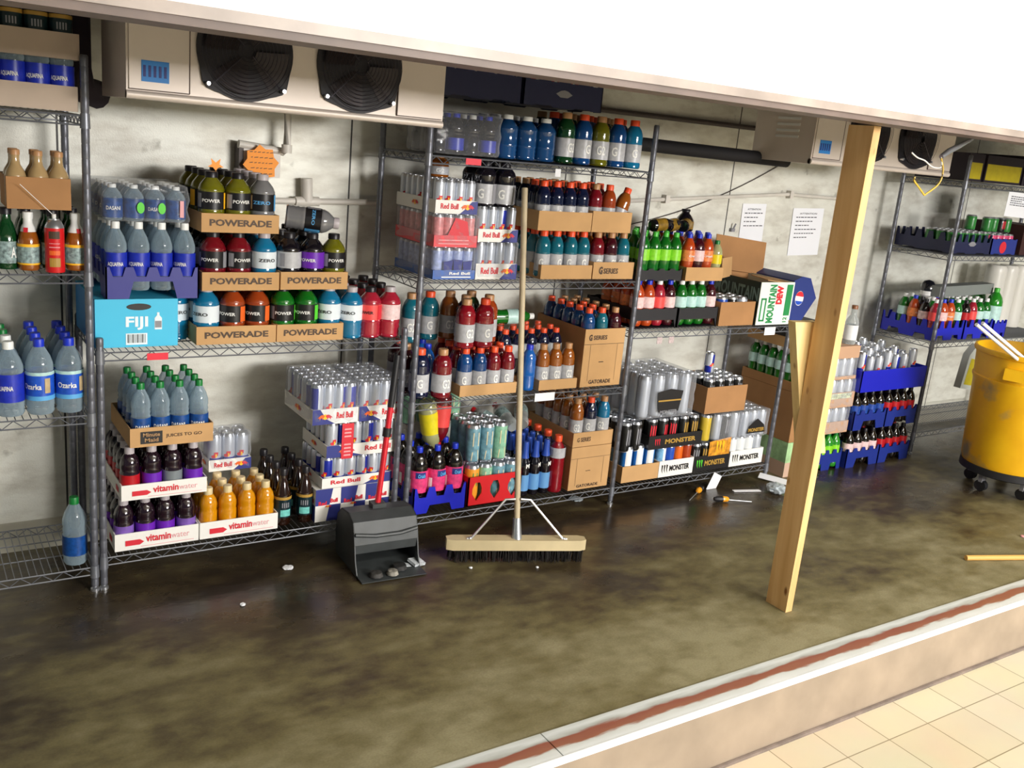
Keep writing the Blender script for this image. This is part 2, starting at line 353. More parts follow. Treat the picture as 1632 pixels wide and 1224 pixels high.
spec('mtn20', 'soda', .0355, .222, 'lime', 'green', 'limel', desc='bright green soda bottle', name='soda_bottle')
spec('m_bottle', 'beer', .030, .275, 'dark', 'navy', 'sky', zone=(.10, .40), desc='slim black bottle with blue wrapped neck', name='energy_drink_bottle')
spec('g1l_red', 'power', .042, .292, 'cherry', 'orange', 'grey', None, zone=(.62, .80), desc='tall red sports drink, orange cap')
spec('g1l_navy', 'power', .042, .292, 'navy', 'orange', 'grey', None, zone=(.62, .80), desc='tall navy sports drink, orange cap')
spec('propel', 'power', .036, .218, 'propel', 'blue', desc='bright blue unlabelled drink bottle')
spec('jug_teal', 'power', .05, .185, 'bluewater', 'white', desc='large ribbed dark blue bottle', name='water_bottle')
spec('frap', 'beer', .033, .185, 'tan', 'tan', desc='tan coffee drink bottle', name='coffee_bottle')
spec('snap', 'tea', .034, .195, 'amber', 'white', 'multi', band='yellow', desc='orange juice bottle, colourful label, white neck', name='juice_bottle')
spec('snap2', 'tea', .036, .205, 'dgreen', 'black', 'multi', 'AZ', desc='dark juice bottle with black cap', name='juice_bottle')
spec('red_clear', 'soda', .035, .20, 'glassy', 'red', 'multi', desc='clear bottle with red cap', name='soda_bottle')
spec('whisky', 'beer', .040, .235, 'glassy', 'copper', 'white', desc='clear long-necked bottle, white label', name='glass_bottle')
spec('cluster', 'power', .034, .215, 'navy', 'orange', 'white', desc='small navy drink with orange cap', name='fitness_water_bottle')

def bottle(key, loc, label, group=None, rot=(0, 0, 0), yaw=None):
    sp = S[key]; t = thing(sp[11], label, sp[12], loc, (rot[0], rot[1], rot[2] + (yaw if yaw is not None else 0)), group)
    for nm, me in bottle_meshes(*sp[:10]): link(nm, me, t)
    return t
ROW = ['front row', 'second row', 'third row', 'fourth row', 'fifth row', 'sixth row', 'seventh row']
COLN = ['leftmost', 'second from left', 'third from left', 'fourth from left', 'fifth from left', 'sixth from left', 'seventh from left', 'eighth from left']
def rows(cols, x0, y0, z, dx, dy, ny, place, group, back=None, jit=.002, skip=None):
    """cols: list of spec keys left to right for the front row; further rows repeat them or use back(i,j)"""
    for j in range(ny):
        for i, k in enumerate(cols):
            kk = k if j == 0 or not back else back(i, j)
            if kk is None or (skip and skip(i, j)): continue
            d = S[kk][10]
            lab_ = '%s, %s, %s, %s' % (d, ROW[j], COLN[i], place)
            if len(lab_.split()) > 16: lab_ = '%s, %s, %s, %s' % (d.split(',')[0], ROW[j], COLN[i], place)
            bottle(kk, (x0 + i * dx + random.uniform(-jit, jit), y0 + j * dy + random.uniform(-jit, jit), z), lab_, group, yaw=random.uniform(-.5, .5) + (0 if j == 0 else random.uniform(-2, 2)))

# cans ---------------------------------------------------------------
CC = {}
def can_mesh(style, r, h):
    key = (style, r, h)
    if key in CC: return CC[key]
    mb = MB(); n = 16
    P = [(0, .004), (.72, 0), (.94, .05), (1, .10), (1, .33), (1, .36), (1, .66), (1, .90), (.88, .955), (.86, .98), (.80, .985), (.78, .965), (0, .965)]
    base = {'rb': SILV, 'rbs': SILV, 'rbred': mat('can_red', srgb('c01830'), .3), 'black': BLK, 'silver': SILV, 'white': mat('can_white', srgb('e2e5e6'), .35), 'blue': mat('can_skyblue', srgb('2a74c0'), .3),
            'dblue': mat('can_royal', srgb('2350b4'), .3), 'orange': mat('can_orange', srgb('e0661c'), .3), 'redm': BLK, 'goldm': BLK, 'yellow': mat('can_yellow', srgb('cdb13a'), .3), 'copper': mat('can_copper', srgb('a8401c'), .3),
            'azgreen': mat('can_mint', srgb('86b89a'), .35, noise=.25, nscale=40), 'azorange': mat('can_marigold', srgb('e89a2c'), .35), 'azteal': mat('can_teal', srgb('6d98a6'), .35, noise=.35, nscale=40), 'green': mat('can_green', srgb('2c7a34'), .3),
            'pinkm': mat('can_pink', srgb('d84a78'), .3), 'coral': mat('can_coral', srgb('e08c8c'), .35, noise=.35, nscale=45), 'bluewhite': mat('can_bluewhite', srgb('a8b6e0'), .35, noise=.35, nscale=45), 'camo': mat('can_lightblue', srgb('7cb2d8'), .3, noise=.3, nscale=60)}[style]
    def fm(k, i):
        if i in (0, 1) or i >= 7: return ALU
        if style in ('rb',):
            q = ((k - 11) % 16) // 4; up = i >= 5
            if (q % 2 == 0) == up: return RBB
        if style == 'rbs' and i <= 3 and ((k - 9) % 16) // 8 == 0: return RBB
        if style == 'blue' and ((k - 10) % 16) < 3: return PR['white']
        if style == 'camo' and ((k - 10) % 16) < 3: return PR['white']
        return None
    mb.lathe([(a * r, b * h) for a, b in P], base, n, fm=fm, a0=PI / 16)
    def tri(m, pts):
        rt = r + .0012
        for q in pts: mb.addmesh([(rt * math.cos(-PI / 2 + a), rt * math.sin(-PI / 2 + a), z * h) for a, z in q], [(0, 1, 2, 3)], m)
    if style in ('rb', 'rbs'):
        tri(PR['red'], [((-.55, .34), (-.1, .34), (-.1, .46), (-.7, .40)), ((-.3, .42), (.25, .40), (.3, .5), (-.3, .50))])
        tri(PR['yellow'], [((-.12, .36), (.1, .36), (.1, .45), (-.12, .45))])
    if style in ('redm', 'goldm', 'black'):
        c = {'redm': PR['red'], 'goldm': PR['gold'], 'black': PR['grey']}[style]
        tri(c, [((a - .12, .30), (a + .08, .22), (a + .16, .74), (a - .08, .80)) for a in (-.45, -.05, .35)])
    if style == 'azorange': ellipse_on = tri(PR['green'], [((-.35, .45), (.35, .45), (.35, .8), (-.35, .8))])
    if style in ('azgreen', 'azteal'): tri(mat('can_print_cream', srgb('d8c8a0'), .5), [((-.6, .08), (.6, .08), (.4, .35), (-.5, .3)), ((-.5, .45), (.4, .45), (.4, .8), (-.5, .8))])
    CC[key] = mb.mesh('drink_can'); return CC[key]
def can(style, r, h, loc, label, group=None, name='drink_can', yaw=0):
    o = link(name, can_mesh(style, r, h), None, loc, (0, 0, yaw)); return tag(o, label, 'can', group)

# trays and cartons --------------------------------------------------
def tray_mb(w, d, h, m, t=.004, fl=0.0, mb=None, inner=None):
    mb = mb or MB(); inner = inner or m
    mb.box(0, w, 0, d, 0, t, m)
    for (x0, x1, y0, y1) in ((0, w, 0, t), (0, w, d - t, d), (0, t, t, d - t), (w - t, w, t, d - t)): mb.box(x0, x1, y0, y1, t, h, m)
    return mb
def tray(x, y, z, w, d, h, m, label, prints=None, group=None, name='carton_tray', catg='tray', tilt=0, side=None):
    t = thing(name, label, catg, (x, y, z), (0, 0, tilt), group)
    link('box', tray_mb(w, d, h, m).mesh('tray', True), t)
    if prints:
        mb = MB(); prints(mb, w, d, h); link('printing', mb.mesh('printing'), t)
    return t
def word(s, m, x0, x1, z0, z1, bold=.02):
    def f(mb, w, d, h): put_text(mb, s, (w * x0, -.0015, h * z0), XF, ZF, w * (x1 - x0), h * (z1 - z0), PR[m], bold)
    return f
def vit_print(mb, w, d, h):
    put_text(mb, 'vitamin', (w * .36, -.0015, h * .36), XF, ZF, w * .30, h * .42, PR['red'], .03)
    put_text(mb, 'water', (w * .665, -.0015, h * .38), XF, ZF, w * .22, h * .28, PR['pink'], -.0)
    a = [(.12, .26), (.29, .26), (.34, .42), (.29, .58), (.12, .58)]
    mb.poly([(w * u, -.0015, h * v) for u, v in a], PR['red'])
    mb.poly([(-.0015, d * .25, h * .3), (-.0015, d * .12, h * .3), (-.0015, d * .12, h * .65), (-.0015, d * .25, h * .65)], PR['red'])
    mb.poly([(w * .30, -.0015, h * .13), (w * .94, -.0015, h * .13), (w * .94, -.0015, h * .16), (w * .30, -.0015, h * .16)], PR['pink'])
def rb_print(right=True, words=True):
    def f(mb, w, d, h):
        if right:
            mb.poly([(w * .58, -.001, 0), (w, -.001, 0), (w, -.001, h), (w * .86, -.001, h * .95), (w * .70, -.001, h * .35)], PR['navy'])
            bulls(mb, (w * .76, -.0018, h * .52), XF, ZF, min(w * .17, h * .72))
            if words: put_text(mb, 'Red Bull', (w * .12, -.0018, h * .34), XF, ZF, w * .42, h * .42, PR['red'], .03)
        else:
            mb.poly([(0, -.001, 0), (w * .5, -.001, 0), (w * .30, -.001, h * .35), (w * .16, -.001, h), (0, -.001, h)], PR['navy'])
            bulls(mb, (w * .27, -.0018, h * .5), XF, ZF, min(w * .17, h * .72))
            if words: put_text(mb, 'Red Bull', (w * .52, -.0018, h * .34), XF, ZF, w * .36, h * .42, PR['red'], .03)
        bulls(mb, (-.0018, d * .5, h * .5), -YF, ZF, h * .6)
    return f
def claw(mb, O, s, m):
    O = Vector(O)
    for k in (-1, 0, 1):
        mb.poly([O + Vector((x * s + k * .34 * s, 0, y * s)) for x, y in ((-.12, .5), (.10, .42), (.04, -.1), (.12, -.5), (-.06, -.15))], m)
def monster_print(m='black', cl='black'):
    def f(mb, w, d, h):
        claw(mb, (w * .16, -.0015, h * .5), h * .55, PR[cl]); put_text(mb, 'MONSTER', (w * .30, -.0015, h * .32), XF, ZF, w * .58, h * .36, PR[m], .04)
    return f
def film_shell(w, d, h, bump=.006, hole=True):
    bm = bmesh.new(); bmesh.ops.create_cube(bm, size=1)
    for v in bm.verts: v.co = Vector(((v.co.x + .5) * w, (v.co.y + .5) * d, (v.co.z + .5) * h))
    bmesh.ops.bevel(bm, geom=[e for e in bm.edges], offset=.014, segments=2, affect='EDGES', profile=.6)
    bmesh.ops.subdivide_edges(bm, edges=[e for e in bm.edges if e.calc_length() > .05], cuts=5, use_grid_fill=True)
    for v in bm.verts:
        v.co += Vector((math.sin(v.co.z * 90 + v.co.y * 31), math.cos(v.co.x * 95 + v.co.z * 60), math.sin(v.co.x * 100) * math.cos(v.co.y * 100))) * bump * .35
    me = bpy.data.meshes.new('film'); bm.to_mesh(me); bm.free(); me.materials.append(FILM)
    for p in me.polygons: p.use_smooth = True
    return me
def can_pack(x, y, z, nc, nr, r, h, style, label, group=None, th=.045, trm=WCARD, prints=None, film=True, base=.004, name='drink_can_multipack', pad=.003, w=None, alt=None):
    """shrink-wrapped tray of cans: one thing whose cans, tray and film are its parts"""
    W = w or (nc * 2 * r + 2 * pad + .008); D = nr * 2 * r + 2 * pad + .008
    t = thing(name, label, 'drink pack', (x, y, z), (0, 0, 0), group)
    if th:
        link('tray', tray_mb(W, D, th, trm).mesh('tray', True), t)
        if prints:
            mb = MB(); prints(mb, W, D, th); link('printing', mb.mesh('printing'), t)
    dx = (W - .008) / nc; dy = (D - .008) / nr
    for j in range(nr):
        for i in range(nc):
            st = alt(i, j) if alt else style
            link('can', can_mesh(st, r, h), t, (.004 + dx * (i + .5), .004 + dy * (j + .5), base), (0, 0, random.choice((0, .5, -.6, 1.6)) if st in ('rb',) else random.uniform(-.6, .6)))
    if film:
        link('shrink_film', film_shell(W + .002, D + .002, h + .008), t, (-.001, -.001, .001))
    return t

def scallop(w, h, n, lo, cut, base=None, leg=.26):
    """front outline of a bottle shell: raised posts between dips, foot cut-outs below"""
    pts = []
    nb = base or 2; bw = w / nb
    for k in range(nb):      # bottom edge left to right with arches
        a = k * bw
        pts += [(a, 0), (a + bw * leg, 0), (a + bw * (leg + .05), cut), (a + bw * (.95 - leg), cut), (a + bw * (1 - leg), 0)]
    pts += [(w, 0), (w, h)]
    sw = w / n
    for k in range(n - 1, -1, -1):
        a = k * sw
        pts += [(a + sw * .84, h), (a + sw * .70, lo), (a + sw * .30, lo), (a + sw * .16, h)]
    pts += [(0, h)]
    return pts
def crate(x, y, z, w, d, h, m, label, nx=4, ny=6, lo=.55, cut=.25, group=None, logo=None, name='bottle_crate', solid=False, base=2, leg=.26):
    t = thing(name, label, 'crate', (x, y, z), (0, 0, 0), group)
    mb = MB(); fz = 0 if leg < .1 else h * cut; mb.box(.004, w - .004, .004, d - .004, fz, fz + .004, m)
    if solid:
        pf = [(0, 0), (w, 0), (w, h), (0, h)]; ps = [(0, 0), (d, 0), (d, h), (0, h)]
    else: pf = scallop(w, h, nx, h * lo, h * cut, base, leg); ps = scallop(d, h, ny, h * lo, h * cut, base, leg)
    mb.prism(pf, 'y', 0, .005, m); mb.prism(pf, 'y', d - .005, d, m)
    mb.prism(ps, 'x', 0, .005, m); mb.prism(ps, 'x', w - .005, w, m)
    for k in range(1, nx): mb.box(w * k / nx - .002, w * k / nx + .002, .005, d - .005, h * cut, h * lo * .8, m)
    link('shell', mb.mesh('crate', True), t)
    if logo: mb = MB(); logo(mb, w, d, h); link('printing', mb.mesh('printing'), t)
    return t
YS = 3.55      # front line of goods on the shelves
exec_parts = []

# ------------------------------------------------------------------ the setting
def floor_material():
    m = bpy.data.materials.new('wet_concrete'); m.use_nodes = True; nt = m.node_tree; b = nt.nodes['Principled BSDF']; N = nt.nodes.new; K_ = nt.links.new
    tc = N('ShaderNodeTexCoord'); mp = N('ShaderNodeMapping'); mp.inputs['Scale'].default_value = (1, 1.5, 1)
    K_(tc.outputs['Object'], mp.inputs[0])
    n1 = N('ShaderNodeTexNoise'); n1.inputs['Scale'].default_value = 1.3; n1.inputs['Detail'].default_value = 7; n1.inputs['Roughness'].default_value = .62
    n2 = N('ShaderNodeTexNoise'); n2.inputs['Scale'].default_value = 9; n2.inputs['Detail'].default_value = 8
    n3 = N('ShaderNodeTexNoise'); n3.inputs['Scale'].default_value = 120; n3.inputs['Detail'].default_value = 3
    for n in (n1, n2, n3): K_(mp.outputs[0], n.inputs['Vector'])
    sep = N('ShaderNodeSeparateXYZ'); K_(tc.outputs['Object'], sep.inputs[0])
    # dried strip along the threshold, wetter towards the shelves (a damp patch of the floor itself)
    mr = N('ShaderNodeMapRange'); mr.inputs['From Min'].default_value = 2.0; mr.inputs['From Max'].default_value = 3.3; mr.inputs['To Min'].default_value = .24; mr.inputs['To Max'].default_value = -.10
    K_(sep.outputs['Y'], mr.inputs['Value'])
    ad = N('ShaderNodeMath'); ad.operation = 'ADD'; K_(n1.outputs['Fac'], ad.inputs[0]); K_(mr.outputs[0], ad.inputs[1])
    mx = N('ShaderNodeMix'); mx.data_type = 'FLOAT'; mx.inputs[0].default_value = .3; K_(ad.outputs[0], mx.inputs[2]); K_(n2.outputs['Fac'], mx.inputs[3])
    r = N('ShaderNodeValToRGB'); e = r.color_ramp.elements
    e[0].position = .34; e[0].color = (*srgb('2e261e'), 1); e[1].position = .72; e[1].color = (*srgb('8f8868'), 1)
    q = e.new(.46); q.color = (*srgb('463c2a'), 1); q = e.new(.58); q.color = (*srgb('706846'), 1)
    K_(mx.outputs[0], r.inputs[0])
    sp = N('ShaderNodeMix'); sp.data_type = 'RGBA'; sp.blend_type = 'MULTIPLY'; sp.inputs[0].default_value = .35
    r3 = N('ShaderNodeValToRGB'); r3.color_ramp.elements[0].position = .3; r3.color_ramp.elements[1].position = .65; r3.color_ramp.elements[0].color = (.55, .5, .45, 1)
    K_(n3.outputs['Fac'], r3.inputs[0]); K_(r.outputs[0], sp.inputs[6]); K_(r3.outputs[0], sp.inputs[7]); K_(sp.outputs[2], b.inputs['Base Color'])
    rr = N('ShaderNodeMapRange'); rr.inputs['From Min'].default_value = .35; rr.inputs['From Max'].default_value = .75; rr.inputs['To Min'].default_value = .22; rr.inputs['To Max'].default_value = .75
    K_(ad.outputs[0], rr.inputs['Value']); K_(rr.outputs[0], b.inputs['Roughness'])
    bp = N('ShaderNodeBump'); bp.inputs['Strength'].default_value = .25; bp.inputs['Distance'].default_value = .01; K_(n2.outputs['Fac'], bp.inputs['Height']); K_(bp.outputs[0], b.inputs['Normal'])
    return m
def wall_material():
    m = bpy.data.materials.new('galvanised_panel'); m.use_nodes = True; nt = m.node_tree; b = nt.nodes['Principled BSDF']; N = nt.nodes.new; K_ = nt.links.new
    tc = N('ShaderNodeTexCoord'); mp = N('ShaderNodeMapping'); mp.inputs['Scale'].default_value = (1.6, 1, 4.0); mp.inputs['Rotation'].default_value = (0, .35, 0); K_(tc.outputs['Object'], mp.inputs[0])
    n1 = N('ShaderNodeTexNoise'); n1.inputs['Scale'].default_value = 2.2; n1.inputs['Detail'].default_value = 9; n1.inputs['Roughness'].default_value = .65; K_(mp.outputs[0], n1.inputs['Vector'])
    n2 = N('ShaderNodeTexNoise'); n2.inputs['Scale'].default_value = 160; K_(tc.outputs['Object'], n2.inputs['Vector'])
    r = N('ShaderNodeValToRGB'); e = r.color_ramp.elements; e[0].position = .32; e[0].color = (*srgb('c2beb2'), 1); e[1].position = .56; e[1].color = (*srgb('e4e4da'), 1)
    K_(n1.outputs['Fac'], r.inputs[0])
    # seams every 1.22 m and one level joint
    sep = N('ShaderNodeSeparateXYZ'); K_(tc.outputs['Object'], sep.inputs[0])
    def line(src, off, per, wd):
        a = N('ShaderNodeMath'); a.operation = 'ADD'; a.inputs[1].default_value = off; K_(src, a.inputs[0])
        p = N('ShaderNodeMath'); p.operation = 'PINGPONG'; p.inputs[1].default_value = per / 2; K_(a.outputs[0], p.inputs[0])
        l = N('ShaderNodeMath'); l.operation = 'LESS_THAN'; l.inputs[1].default_value = wd; K_(p.outputs[0], l.inputs[0]); return l
    l1 = line(sep.outputs['X'], -.565, 1.217, .004)
    mx = N('ShaderNodeMix'); mx.data_type = 'RGBA'; K_(l1.outputs[0], mx.inputs[0]); K_(r.outputs[0], mx.inputs[6]); mx.inputs[7].default_value = (*srgb('3a3836'), 1)
    # mildew spots
    n4 = N('ShaderNodeTexNoise'); n4.inputs['Scale'].default_value = 7; n4.inputs['Detail'].default_value = 6
    K_(tc.outputs['Object'], n4.inputs['Vector'])
    r4 = N('ShaderNodeValToRGB'); r4.color_ramp.elements[0].position = .66; r4.color_ramp.elements[1].position = .78; K_(n4.outputs['Fac'], r4.inputs[0])
    m4 = N('ShaderNodeMix'); m4.data_type = 'RGBA'; K_(r4.outputs[0], m4.inputs[0]); K_(mx.outputs[2], m4.inputs[6]); m4.inputs[7].default_value = (*srgb('6f6a5c'), 1)
    K_(m4.outputs[2], b.inputs['Base Color']); b.inputs['Roughness'].default_value = .5; b.inputs['Metallic'].default_value = .15
    bp = N('ShaderNodeBump'); bp.inputs['Strength'].default_value = .3; bp.inputs['Distance'].default_value = .002; K_(n2.outputs['Fac'], bp.inputs['Height']); K_(bp.outputs[0], b.inputs['Normal'])
    return m
def tile_material():
    m = bpy.data.materials.new('cream_tile'); m.use_nodes = True; nt = m.node_tree; b = nt.nodes['Principled BSDF']; N = nt.nodes.new; K_ = nt.links.new
    tc = N('ShaderNodeTexCoord'); mp = N('ShaderNodeMapping'); mp.inputs['Location'].default_value = (-2.783 + .24 * 20, -1.735 + .25 * 20, 0); K_(tc.outputs['Object'], mp.inputs[0])
    br = N('ShaderNodeTexBrick'); br.offset = 0; br.squash = 1; br.inputs['Scale'].default_value = 1; br.inputs['Brick Width'].default_value = .24; br.inputs['Row Height'].default_value = .25
    br.inputs['Mortar Size'].default_value = .0022; br.inputs['Color1'].default_value = (*srgb('dcd3b8'), 1); br.inputs['Color2'].default_value = (*srgb('d3c8ab'), 1); br.inputs['Mortar'].default_value = (*srgb('8f8162'), 1)
    K_(mp.outputs[0], br.inputs['Vector'])
    n = N('ShaderNodeTexNoise'); n.inputs['Scale'].default_value = 3; n.inputs['Detail'].default_value = 6; K_(tc.outputs['Object'], n.inputs['Vector'])
    mx = N('ShaderNodeMix'); mx.data_type = 'RGBA'; mx.blend_type = 'MULTIPLY'; mx.inputs[0].default_value = .2; K_(br.outputs['Color'], mx.inputs[6]); K_(n.outputs['Color'], mx.inputs[7]); K_(mx.outputs[2], b.inputs['Base Color'])
    b.inputs['Roughness'].default_value = .3; return m
YT0, YT1, ZT, YW = 1.925, 2.05, -.245, 4.12
XL, XR = -2.5, 9.0
mb = MB(); mb.box(XL, XR, YT1, YW, -.12, 0, floor_material()); struct('floor', mb.mesh('floor'))
mb = MB(); mb.box(XL, XR, -6.5, 1.90, ZT - .05, ZT, tile_material()); struct('floor_shop', mb.mesh('floor_shop'))
CURB = mat('curb_concrete', srgb('9c8c7a'), .7, noise=.16, nscale=5, bump=.1)
mb = MB(); mb.prism([(YT0, -.006), (YT0, -.03), (1.9, ZT - .05), (YT1, ZT - .05), (YT1, -.006)], 'x', XL, XR, CURB); struct('trim_1', mb.mesh('curb', True))
mb = MB(); mb.box(XL, XR, 1.893, 1.903, ZT, ZT + .012, mat('curb_grout', srgb('7c6f68'), .8, noise=.3, nscale=12)); struct('trim_2', mb.mesh('curb_grout'))
# metal threshold: white painted strips with a rusty worn middle
def thresh_material():
    m = bpy.data.materials.new('worn_threshold'); m.use_nodes = True; nt = m.node_tree; b = nt.nodes['Principled BSDF']; N = nt.nodes.new; K_ = nt.links.new
    tc = N('ShaderNodeTexCoord'); sep = N('ShaderNodeSeparateXYZ'); K_(tc.outputs['Object'], sep.inputs[0])
    n = N('ShaderNodeTexNoise'); n.inputs['Scale'].default_value = 6; n.inputs['Detail'].default_value = 8; mp = N('ShaderNodeMapping'); mp.inputs['Scale'].default_value = (1, 5, 1); K_(tc.outputs['Object'], mp.inputs[0]); K_(mp.outputs[0], n.inputs['Vector'])
    s = N('ShaderNodeMath'); s.operation = 'MULTIPLY_ADD'; s.inputs[1].default_value = .05; K_(n.outputs['Fac'], s.inputs[0]); K_(sep.outputs['Y'], s.inputs[2])
    r = N('ShaderNodeValToRGB'); mr = N('ShaderNodeMapRange'); mr.inputs['From Min'].default_value = YT0; mr.inputs['From Max'].default_value = YT1 + .03; K_(s.outputs[0], mr.inputs['Value']); K_(mr.outputs[0], r.inputs[0])
    e = r.color_ramp.elements; e[0].position = 0; e[0].color = (*srgb('eef2f4'), 1); e[1].position = 1; e[1].color = (*srgb('b9bdb8'), 1)
    for p, c in ((.40, 'c9ccc8'), (.45, '93604a'), (.66, '8c5242'), (.72, 'a9aca6'), (.86, 'cfd3d2')): q = e.new(p); q.color = (*srgb(c), 1)
    K_(r.outputs[0], b.inputs['Base Color']); b.inputs['Roughness'].default_value = .45; return m
mb = MB(); tm = thresh_material()
x = XL
for seam in (1.62, 4.9, XR): mb.box(x, seam - .004, YT0, YT1, -.006, .004, tm); x = seam
mb.box(XL, XR, YT0 - .003, YT0, -.022, .006, mat('threshold_nosing', srgb('f4f6f6'), .4))
struct('trim_3', mb.mesh('threshold'))
WM = wall_material()
mb = MB(); mb.box(XL, XR, YW, YW + .1, -.1, 2.5, WM); struct('wall_back', mb.mesh('wall_back'))
mb = MB(); mb.box(XR, XR + .1, YT1, YW, 0, 2.5, WM); struct('wall_right', mb.mesh('wall_right'))
mb = MB(); mb.box(XL - .1, XL, YT1, YW, 0, 2.5, WM); struct('wall_left', mb.mesh('wall_left'))
mb = MB(); mb.prism([(YW - .14, 0), (YW - .001, 0), (YW - .001, .07), (YW - .03, .05)], 'x', XL, XR, mat('cove', srgb('b9b6a8'), .6, noise=.1, nscale=6)); struct('baseboard_back', mb.mesh('cove', True))
mb = MB(); mb.box(XL, XR, 2.15, YW, 2.42, 2.5, mat('cooler_ceiling', srgb('5a5450'), .7)); struct('ceiling', mb.mesh('ceiling'))
mb = MB(); mb.box(XL, XR, 2.03, 2.15, 1.985, 3.3, mat('header_white', srgb('fbfaf6'), .5)); struct('wall_front', mb.mesh('header'))
HT = mat('header_trim', srgb('6a5b54'), .5, noise=.2, nscale=7)
mb = MB(); mb.box(XL, XR, 2.025, 2.16, 1.955, 1.985, HT); mb.box(XL, XR, 2.018, 2.026, 1.972, 1.996, mat('header_lip', srgb('a0948c'), .4, noise=.25, nscale=5)); struct('trim_4', mb.mesh('header_trim'))
mb = MB(); mb.box(XL, XR, -6.5, 2.03, 3.3, 3.35, mat('shop_ceiling', srgb('e8e6e0'), .8)); struct('ceiling_shop', mb.mesh('ceiling_shop'))
mb = MB()
for (px, dx, dz) in ((1.02, .05, .012), (.86, .03, .008), (1.66, .04, .01), (2.05, .05, .007), (1.2, .02, .03)): mb.obox((px, 2.0275, 1.99 + dz), dx, .002, .006, mat('chipped_paint', srgb('8a8078'), .7))

def P(px, py, y):
    """point where the photo's sight line meets the upright plane at depth y"""
    c = Vector(((px - 816) / FPX, (py - 612) / FPX, 1)); d = Vector((RX.dot(c), RY.dot(c), RZ.dot(c))); return EYE + d * (y / d.y)

# ------------------------------------------------------------------ wire shelving
def shelf_mb(w, d):
    mb = MB()
    for z in (0, -.030):
        for a, b in (((0, 0), (w, 0)), ((w, 0), (w, d)), ((w, d), (0, d)), ((0, d), (0, 0))): mb.tube([(*a, z), (*b, z)], .0030, STEEL, 5)
    for (ax, ay, bx, by, L_) in ((0, 0, w, 0, w), (0, d, w, d, w), (0, 0, 0, d, d), (w, 0, w, d, d)):
        n = max(4, int(L_ / .034) // 2 * 2); pts = []
        for k in range(n + 1): t = k / n; pts.append((ax + (bx - ax) * t, ay + (by - ay) * t, -.001 if k % 2 else -.029))
        mb.tube(pts, .0022, STEEL, 4, caps=False)
    n = int(w / .024)
    for k in range(1, n): x = w * k / n; mb.tube([(x, 0, .003), (x, d, .003)], .0018, STEEL, 4, caps=False)
    for k in (1, 2): mb.tube([(0, d * k / 3, -.002), (w, d * k / 3, -.002)], .0028, STEEL, 5)
    return mb
def unit(x0, x1, zs, top, label, posts=(0, 1), tops=None, yf=3.53, yr=3.975):
    t = thing('wire_shelving_unit', label, 'shelving', (x0, yf, 0), group='grey wire shelving units')
    w = x1 - x0; d = yr - yf
    sm = shelf_mb(w, d).mesh('wire_shelf')
    for z in zs: link('shelf', sm, t, (0, 0, z - .005))
    for i, px in enumerate((0, w)):
        if i not in posts: continue
        tz = tops[i] if tops else top
        for py in (0, d):
            mb = MB(); pf = [(0, .02), (.0135, .02)]
            z = .05
            while z < tz - .02: pf += [(.0135, z - .003), (.0125, z), (.0135, z + .003)]; z += .05
            pf += [(.0135, tz), (.010, tz + .006), (0, tz + .006)]
            mb.lathe(pf, STEELD, 10)
            p = link('post', mb.mesh('post'), t, (px, py, 0))
            mb = MB(); mb.lathe([(0, 0), (.016, 0), (.016, .010), (.007, .014), (.007, .03), (0, .03)], ALU, 10); link('leveling_foot', mb.mesh('foot'), p, (0, 0, 0))
            for z in zs:
                if z < tz: mb = MB(); mb.lathe([(.0130, -.045), (.0170, -.045), (.0150, .004), (.0130, .004)], STEEL, 10); link('collar', mb.mesh('collar'), p, (0, 0, z))
    return t
unit(-.65, .571, (.10, .70, 1.212, 1.745), 1.93, 'grey wire shelving unit at the far left edge, four shelves')
unit(.603, 1.812, (.130, .930), .975, 'low two-shelf grey wire unit between far left unit and tall unit')
unit(1.87, 3.07, (.095, .64, 1.178, 1.705), 1.915, 'tall four-shelf grey wire unit behind the push broom')
unit(3.09, 4.235, (.092, .922), .93, 'low two-shelf grey wire unit holding the energy drinks', posts=(1,))
unit(5.64, 7.16, (.15, .765, 1.338, 1.795), 1.95, 'grey wire shelving unit behind the yellow barrel')

# ------------------------------------------------------------------ UNIT 2, upper shelf
z = .935
def fiji_print(mb, w, d, h):
    put_text(mb, 'FIJI', (w * .36, -.0015, h * .36), XF, ZF, w * .27, h * .28, PR['fiji'], .03)
    mb.poly([(w * .36, -.0012, h * .05), (w * .62, -.0012, h * .05), (w * .62, -.0012, h * .29), (w * .36, -.0012, h * .29)], PR['fiji'])
    for k in range(12):
        a = w * (.38 + k * .019); mb.poly([(a, -.002, h * .09), (a + w * (.006 + .006 * (k % 3 == 0)), -.002, h * .09), (a + w * (.006 + .006 * (k % 3 == 0)), -.002, h * .27), (a, -.002, h * .27)], PR['black'])
    mb.poly([(w * .71 + a * w, -.0015, h * b) for a, b in ((0, .36), (.09, .36), (.09, .6), (.06, .66), (.06, .72), (.03, .72), (.03, .66), (0, .6))], PR['fiji'])
    mb.poly([(w * .715 + a * w, -.002, h * b) for a, b in ((0, .40), (.08, .40), (.08, .54), (0, .54))], PR['grey'])
    ellipse(mb, (w * .52, -.0015, h * .84), XF, ZF, w * .15, h * .07, PR['black'])
t = thing('water_case', 'cyan water carton with handle hole below blue crate, far left on low unit', 'carton', (.594, YS + .01, z))
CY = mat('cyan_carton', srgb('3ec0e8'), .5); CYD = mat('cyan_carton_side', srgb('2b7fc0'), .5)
mb = MB(); mb.box(0, .287, 0, .40, 0, .178, CY); link('box', mb.mesh('case'), t)
mb = MB(); fiji_print(mb, .287, .40, .178); mb.poly([(-.001, 0.001, .002), (-.001, .399, .002), (-.001, .399, .176), (-.001, .001, .176)], CYD); link('printing', mb.mesh('printing'), t)
